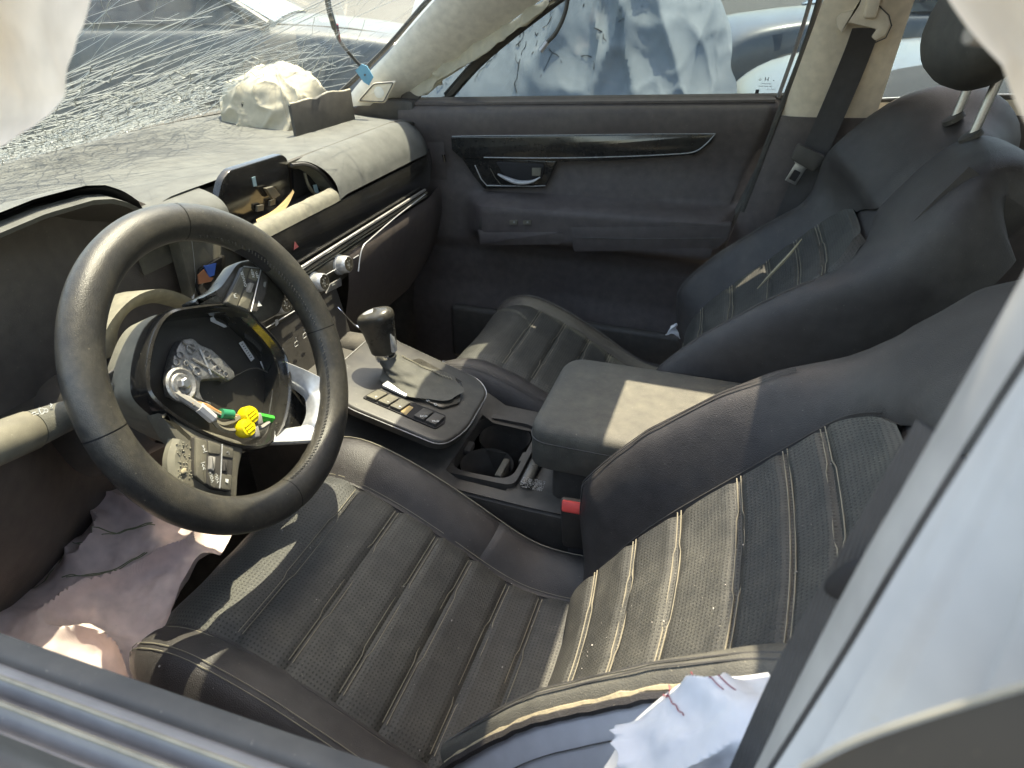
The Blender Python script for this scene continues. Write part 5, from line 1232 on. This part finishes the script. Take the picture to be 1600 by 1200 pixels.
rows = [[at(640, 142, y=1.19), at(700, 95, y=1.175), at(770, 50, y=1.16), at(850, 0, y=1.14), at(930, -50, y=1.12), at(1040, -60, y=1.13), at(1240, -70, y=1.13)],
        [at(655, 150, y=1.185), at(715, 112, y=1.165), at(785, 64, y=1.15), at(860, 8, y=1.13), at(940, -38, y=1.11), at(1050, -45, y=1.12), at(1240, -50, y=1.12)],
        [at(676, 142, y=1.195), at(724, 96, y=1.185), at(800, 44, y=1.17), at(872, -4, y=1.15), at(945, -30, y=1.14), at(1060, -28, y=1.15), at(1250, -30, y=1.15)],
        [at(690, 130, y=1.20), at(732, 80, y=1.195), at(812, 36, y=1.18), at(880, -8, y=1.16), at(950, -14, y=1.15), at(1060, -12, y=1.16), at(1255, -14, y=1.16)]]
mk('bag', *cgrid(rows, 26, 110, .010, 12, 4.4, .010, 16), 'bag_white', pc, smooth=60)
up_ = [[at(930, -50, y=1.12), at(1040, -60, y=1.13), at(1240, -70, y=1.13)], [V((.12, 1.06, 1.44)), V((.35, 1.06, 1.45)), V((.62, 1.06, 1.45))]]
mk('bag_unseen', *cgrid(up_, 20, 40, .006, 14, 2.2, .006, 10), 'bag_white', pc, smooth=60)

# ------------------------------------------------------------------ loose wires and tape
w1 = thing('dangling_wire', 'black wire hanging in front of the windscreen, held by blue tape', 'wire', at(540, 60, y=1.0))
mk('cable', *tubeg(spline([at(508, -60, y=.98), at(512, 0, y=1.0), at(520, 34, y=1.02), at(530, 62, y=1.05), at(548, 86, y=1.08), at(568, 108, y=1.10)], 26), [.0065 if i < 13 else .0038 for i in range(27)], 8), 'rubber', w1)
mk('cable_end', *tubeg([at(527, 38, y=1.03), at(531, 64, y=1.05)], .0026, 6), 'thread_red', w1)
bt_ = [at(*p, y=1.075) for p in ((556, 110), (566, 100), (574, 103), (584, 120), (577, 133), (569, 128))]
quad3('blue_tape', bt_, 'blue_tape', w1, .003)
mk('tape_hole', *latheg([(.0026, 0), (.0002, .0004)], 12, frame(at(570, 117, y=1.070), RT, UP, -FW)), 'rubber', w1)
w2 = thing('dangling_wire', 'short black wire with a white plug hanging before the passenger window', 'wire', at(870, 40, y=1.1))
mk('cable', *tubeg(spline([at(893, -60, y=1.05), at(887, 0, y=1.06), at(880, 28, y=1.06), at(868, 52, y=1.06), at(855, 66, y=1.06)], 24), .0042, 8), 'rubber', w2)
mk('plug', *tubeg([at(856, 65, y=1.06), at(845, 80, y=1.06)], .0048, 4), 'label_white', w2)
mk('scrap', *cgrid([[at(1038, 524, y=.985), at(1052, 520, y=.98), at(1064, 530, y=.985)], [at(1046, 516, y=.98), at(1055, 510, y=.975), at(1060, 520, y=.98)], [at(1054, 506, y=.985), at(1058, 505, y=.985), at(1059, 508, y=.985)]], 12, 12, .006, 40, 2, .006, 40), 'bag_blue', None, label='crumpled scrap of white cloth beside the far seat hinge', cat='cloth scrap')

# ------------------------------------------------------------------ driver's door: the window sill nearest the camera
dd = thing('driver_door', 'driver door sill with ribbed window seals in the lower left corner', 'door', (.1, -.37, .5))
prof = [(-.318, 1.020), (-.318, 1.046), (-.321, 1.050), (-.328, 1.0505), (-.331, 1.047), (-.334, 1.050), (-.3385, 1.0512), (-.341, 1.044), (-.3425, 1.040), (-.345, 1.046), (-.3475, 1.0485), (-.350, 1.042), (-.3525, 1.036), (-.3545, 1.042), (-.357, 1.0445), (-.360, 1.036), (-.366, 1.034), (-.375, 1.033), (-.40, 1.020), (-.42, .98)]
def strip(i0, i1, mat, name, lab=None):
    pr_ = spline([V(p) for p in prof[i0:i1 + 1]], (i1 - i0) * 4)
    return mk(name, *gridg(lambda u, v: V((lerp(-.62, .52, u), pr_[round(v * (i1 - i0) * 4)].x, pr_[round(v * (i1 - i0) * 4)].y + .0002 * noise.noise(V((u * 60, v, 0))))), 60, (i1 - i0) * 4), mat, dd, label=lab)
strip(0, 4, 'rubber', 'inner_seal'); strip(4, 7, 'rubber_grey', 'sill_edge'); strip(7, 11, 'rubber_grey', 'outer_seal'); strip(11, 14, 'rubber_grey', 'outer_seal'); strip(14, 19, 'rubber', 'outer_skin')
mk('glint_strip', *tubeg([(lerp(-.62, .52, k / 10), -.3385, 1.0512) for k in range(11)], .0011, 6), 'shroud_dust_glint', dd)  # cream tubes colour in the sun glints along the seal ridges
mk('glint_strip', *tubeg([(lerp(-.62, .52, k / 10), -.3475, 1.0485) for k in range(11)], .0013, 6), 'shroud_dust_glint', dd)
mk('trim_panel', *gridg(lambda u, v: V((lerp(-.62, .52, u), -.318 - .02 * math.sin(3 * v), lerp(1.02, .40, v))), 10, 10), 'plastic_soft', dd)

mk('door_skin', *gridg(lambda u, v: V((lerp(-.62, .52, u), -.42 - .045 * math.sin(2.6 * v) + .01 * sm(.4, .45, v) * sm(.55, .5, v), lerp(.98, .36, v))), 20, 20), 'white_paint', dd)
rl = thing('rear_door', 'pale rear door behind the near pillar, its window gone', 'door', (1.1, -.38, .4))
mk('door_skin', *gridg(lambda u, v: V((lerp(.60, 1.72, u), -.42 - .045 * math.sin(2.6 * v), lerp(1.02, .36, v))), 16, 16), 'white_paint', rl)
mk('trim_panel', *gridg(lambda u, v: V((lerp(.60, 1.72, u), -.335 - .01 * math.sin(3 * v), lerp(1.02, .36, v))), 10, 10), 'plastic_soft', rl)
mk('belt_seal', *boxg((1.16, -.375, 1.024), (1.12, .085, .014), .004), 'rubber', rl)
mk('near_sill', *boxg((.5, -.38, .33), (2.4, .12, .12), .03, 3), 'white_paint', car)
# ================================================================== THE YARD OUTSIDE
def paint(n, c, rough=.3, coat=.5, d=.2): pmat(n, c, rough, dust=d, dcol=(.32, .30, .26), dscale=3, coat=coat, var=.03)
paint('paint_white', (.24, .26, .27)); paint('paint_blue', (.045, .06, .072), .5, .15); paint('paint_dark', (.035, .036, .04), .8, 0, .08); paint('paint_grey', (.12, .13, .14))
pmat('tarp', (.34, .37, .385), .75, dust=.06, dcol=(.2, .2, .19), dscale=4, var=.05)
pmat('tarp_line', (.03, .032, .035), .8)
pmat('lamp_glass', (.10, .12, .15), .08, coat=1)
pmat('tyre', (.02, .02, .02), .85, dust=.2)
def make_car(label, loc, rot, body, H=1.0, cut=None):
    """a parked car: nose towards local -x"""
    root = thing('parked_car', label, 'car', loc, group='wrecks parked around the car'); M = Matrix.Translation(V(loc)) @ Matrix.Rotation(rot, 4, 'Z')
    T = lambda p: M @ V(p)
    st_ = [(-2.20, .45, .62, .62, .60), (-2.15, .30, .78, .80, .78), (-1.9, .25, .92, .88, .86), (-1.4, .22, 1.00, .91, .89), (-.85, .22, 1.04, .92, .90), (0, .22, 1.05, .92, .90), (1.0, .22, 1.06, .92, .90), (1.7, .25, 1.08, .90, .88), (2.1, .35, 1.05, .84, .80), (2.2, .5, .9, .78, .76)]
    rows_ = []
    for x, zb, zt, w, wt in st_:
        ring_ = [(-.55 * w, zb), (-.95 * w, zb + .05), (-w, (zb + zt) / 2), (-.985 * w, zt - .12), (-.93 * wt, zt - .02), (-.6 * wt, zt + .02), (0, zt + .035), (.6 * wt, zt + .02), (.93 * wt, zt - .02), (.985 * w, zt - .12), (w, (zb + zt) / 2), (.95 * w, zb + .05), (.55 * w, zb)]
        rows_.append([V((x, a, b * H)) for a, b in ring_])
    v_, f_ = cgrid(rows_, 40, 48)
    mk('body', [T(p) for p in v_], f_, body, root)
    def hoodp(x, y): return V((x, y, H * (interp([(s[0], s[2]) for s in st_], x) + .037 - .02 * abs(y / .6) ** 2)))
    # greenhouse
    gh = [(-.90, 1.04, .80), (-.25, 1.44, .62), (.4, 1.50, .62), (1.2, 1.46, .62), (1.95, 1.08, .72)]
    rr2 = [[V((x, -w, min(z, 1.04) * H)) if k == 0 else V((x, w * c, z * H + .03 * (1 - c * c))) for k, c in enumerate((-1, -.98, -.5, 0, .5, .98, 1))] for x, z, w in gh]
    rf = [[V((x, w * c, z * H + .04 * (1 - c * c))) for c in (-1, -.6, 0, .6, 1)] for x, z, w in ((-.22, 1.43, .62), (.4, 1.49, .62), (1.2, 1.45, .62), (1.35, 1.40, .60))]
    v2, f2 = cgrid(rf, 14, 12); mk('roof', [T(p) for p in v2], f2, body, root)
    mk('windscreen', [T(p) for p in gridg(lambda u, v: V((lerp(-.92, -.24, u), lerp(-.80, .80, v) * lerp(1, .76, u), H * lerp(1.06, 1.43, u) + .03 * (1 - (2 * v - 1) ** 2))), 8, 10)[0]], gridg(lambda u, v: V(), 8, 10)[1], 'car_glass', root)
    mk('rear_window', [T(p) for p in gridg(lambda u, v: V((lerp(1.95, 1.34, u), lerp(-.76, .76, v) * lerp(1, .78, u), H * lerp(1.08, 1.41, u) + .03 * (1 - (2 * v - 1) ** 2))), 8, 10)[0]], gridg(lambda u, v: V(), 8, 10)[1], 'car_glass', root)
    for s in (-1, 1):
        wq = [(-.80, 1.05, .86), (1.75, 1.07, .86), (1.25, 1.42, .63), (-.22, 1.42, .63)]
        P = [V((a, s * c, b * H)) for a, b, c in wq]
        mk('side_window', [T(p) for p in P], [(0, 1, 2, 3)], 'car_glass', root, smooth=0)
        for a, b in (((-.88, s * .87, 1.04), (-.22, s * .63, 1.43)), ((.45, s * .875, 1.05), (.5, s * .635, 1.47)), ((1.85, s * .84, 1.07), (1.28, s * .63, 1.42))):
            mk('pillar', *tubeg([T((a[0], a[1], a[2] * H)), T((b[0], b[1], b[2] * H))], .035, 8), body, root)
        mk('door_line', *tubeg([T((.45, s * .925, .35)), T((.45, s * .927, 1.0 * H))], .004, 5), 'rubber', root)
        hl = mk('headlight', [T(p) for p in gridg(lambda u, v: V((lerp(-2.10, -1.72, u) , s * lerp(.60, .905, sm(0, 1, u) * .9 + .1), H * (lerp(.66, .80, v) + .08 * u))), 8, 4)[0]], gridg(lambda u, v: V(), 8, 4)[1], 'lamp_glass', root)
        mk('fog_lamp', *latheg([(.05, 0), (.04, .02), (.001, .02)], 14, frame(T((-2.18, s * .6, .42)), T((0, 1, 0)) - T((0, 0, 0)), (0, 0, 1), T((-1, 0, 0)) - T((0, 0, 0)))), 'lamp_glass', root)
        for x in (-1.35, 1.35):
            f = frame(T((x, s * .80, .33)), T((1, 0, 0)) - T((0, 0, 0)), (0, 0, 1), T((0, s, 0)) - T((0, 0, 0)))
            wh = mk('wheel', *latheg([(.20, -.10), (.31, -.11), (.335, -.06), (.335, .06), (.31, .11), (.22, .115), (.20, .08)], 32, f, cap=False), 'tyre', root)
            mk('rim', *latheg([(.21, .08), (.19, .095), (.07, .07), (.05, .10), (.001, .10)], 24, f, cap=False), 'satin_silver', wh)
    mk('bonnet_line', *tubeg([T(hoodp(lerp(-2.05, -.92, k / 16), .74 - .10 * (1 - k / 16)) + V((0, 0, .0))) for k in range(17)], .006, 5), 'rubber', root)
    mk('grille', *boxg((0, 0, 0), (.04, .9, .16), .02, fr=lambda a, b, c: T((a - 2.19, b, c + .60))), 'rubber', root)
    return root
make_car('pale car parked beyond the passenger window, nose to the left', (2.55, 3.85, 0), R(8), 'paint_white', 1.0)
make_car('silver blue car seen through the cracked windscreen', (-3.9, 4.4, 0), R(205), 'paint_blue', 1.0)
make_car('dark car standing behind the far rear door', (2.82, 2.74, 0), R(2), 'paint_dark', 1.02)
make_car('grey car in the far row behind the pale one', (1.9, 8.4, 0), R(20), 'paint_grey', 1.0)
make_car('dark saloon at the back of the yard past the windscreen', (-7.6, 7.5, 0), R(160), 'paint_dark', 1.0)
make_car('grey saloon far ahead of the dashboard', (-7.5, 2.6, 0), R(75), 'paint_grey', 1.0)

# crumpled sheet draped over a wreck right outside the passenger window
tp = thing('plastic_sheet', 'crumpled blue grey sheet draped over a wreck outside the passenger window', 'sheet', (-.2, 2.1, .6))
def shp(x, z, y): return V((x, y, z))
rows = [[V((x, 3.05, z)) for x, z in ((-.80, .5), (-.6, .9), (-.3, 1.0), (.0, .9), (.1, .6))],
        [V((x, y, z)) for x, y, z in ((-.80, 2.75, 1.40), (-.6, 2.8, 1.50), (-.25, 2.8, 1.62), (.0, 2.75, 1.52), (.18, 2.6, 1.28))],
        [V((x, y, z)) for x, y, z in ((-.80, 2.36, 1.35), (-.6, 2.42, 1.44), (-.2, 2.42, 1.50), (.14, 2.38, 1.42), (.37, 2.2, 1.16))],
        [V((x, y, z)) for x, y, z in ((-.80, 2.06, 1.05), (-.6, 2.12, 1.12), (-.2, 2.14, 1.15), (.18, 2.10, 1.10), (.41, 2.04, .98))],
        [V((x, y, z)) for x, y, z in ((-.80, 1.90, .75), (-.6, 1.92, .78), (-.2, 1.95, .80), (.2, 1.92, .80), (.42, 1.90, .76))],
        [V((x, y, z)) for x, y, z in ((-.80, 1.86, .02), (-.6, 1.86, .02), (-.2, 1.86, .02), (.2, 1.86, .02), (.42, 1.86, .02))]]
NS = 150
cols_ = [spline(r_, NS) for r_ in rows]; Pg = []
for j in range(NS + 1): Pg.append(spline([cols_[i][j] for i in range(len(rows))], 120))
def shfn(u, v):
    p = Pg[round(v * NS)][round(u * 120)].copy(); x, z = p.x, p.z
    w = .014 * noise.noise(V((x * 3, z * 2, 1)))
    folds = 0
    for cx, sl, wd, am in ((.02, -.28, .030, .075), (-.22, -.20, .05, .07), (-.02, .40, .022, .065), (.10, .52, .05, .06), (-.08, .05, .018, .05), (.28, -.1, .05, .04)):
        d = x - (cx + sl * (1.28 - z)) + .02 * noise.noise(V((z * 9, cx * 20, 0)))
        folds += am * math.exp(-abs(d) / wd) * sm(.85, 1.2, z)
    cr_ = .018 * (max(0, ridge(V((x, z * .7, 2.2)), 4.5)) ** 5) + .008 * (max(0, ridge(V((x * 1.2, z * .8, 4.2)), 10)) ** 6) + .002 * fbm((x, z, 0), 7, 2)
    cr_ *= .35 + .65 * sm(-.35, .0, x)
    p.x += (.05 * noise.noise(V((z * 5, 3, 0))) + .02 * noise.noise(V((z * 17, 7, 0)))) * sm(.8, 1, v); p.y -= folds + cr_ + w; p.z += .3 * folds * .2; return p
mk('sheet_skin', *gridg(shfn, 120, NS), 'tarp', tp, smooth=60)
rs = random.Random(5)
def sheet_at(x, z):                                # nearest skin point to a given x and z on the camera side
    v = min(1, max(0, (x + .8) / 1.2)); best = None
    for dv in range(-6, 7):
        vv_ = min(NS, max(0, round(v * NS) + dv))
        for u in range(44, 96, 2):
            q = SK[u * (NS + 1) + vv_]; d = (q.x - x) ** 2 + (q.z - z) ** 2
            if best is None or d < best[0]: best = (d, q)
    return best[1]
SK = gridg(shfn, 120, NS)[0]
for k in range(40):                                # dark split lines in its coating
    x, z = rs.uniform(-.62, -.02), rs.uniform(.98, 1.28); a = rs.choice((1.4, 1.8, .2, 2.9)) + rs.uniform(-.3, .3); pts = []
    for j in range(rs.randint(5, 13)):
        p = sheet_at(x, z); pts.append(V((x, p.y - .002, z))); a += rs.uniform(-.6, .6); x += .016 * math.cos(a); z += .016 * math.sin(a)
    mk('split_line', *tubeg(pts, [.0016 * rs.uniform(.4, 1.3) for _ in pts], 4), 'tarp_line', tp)
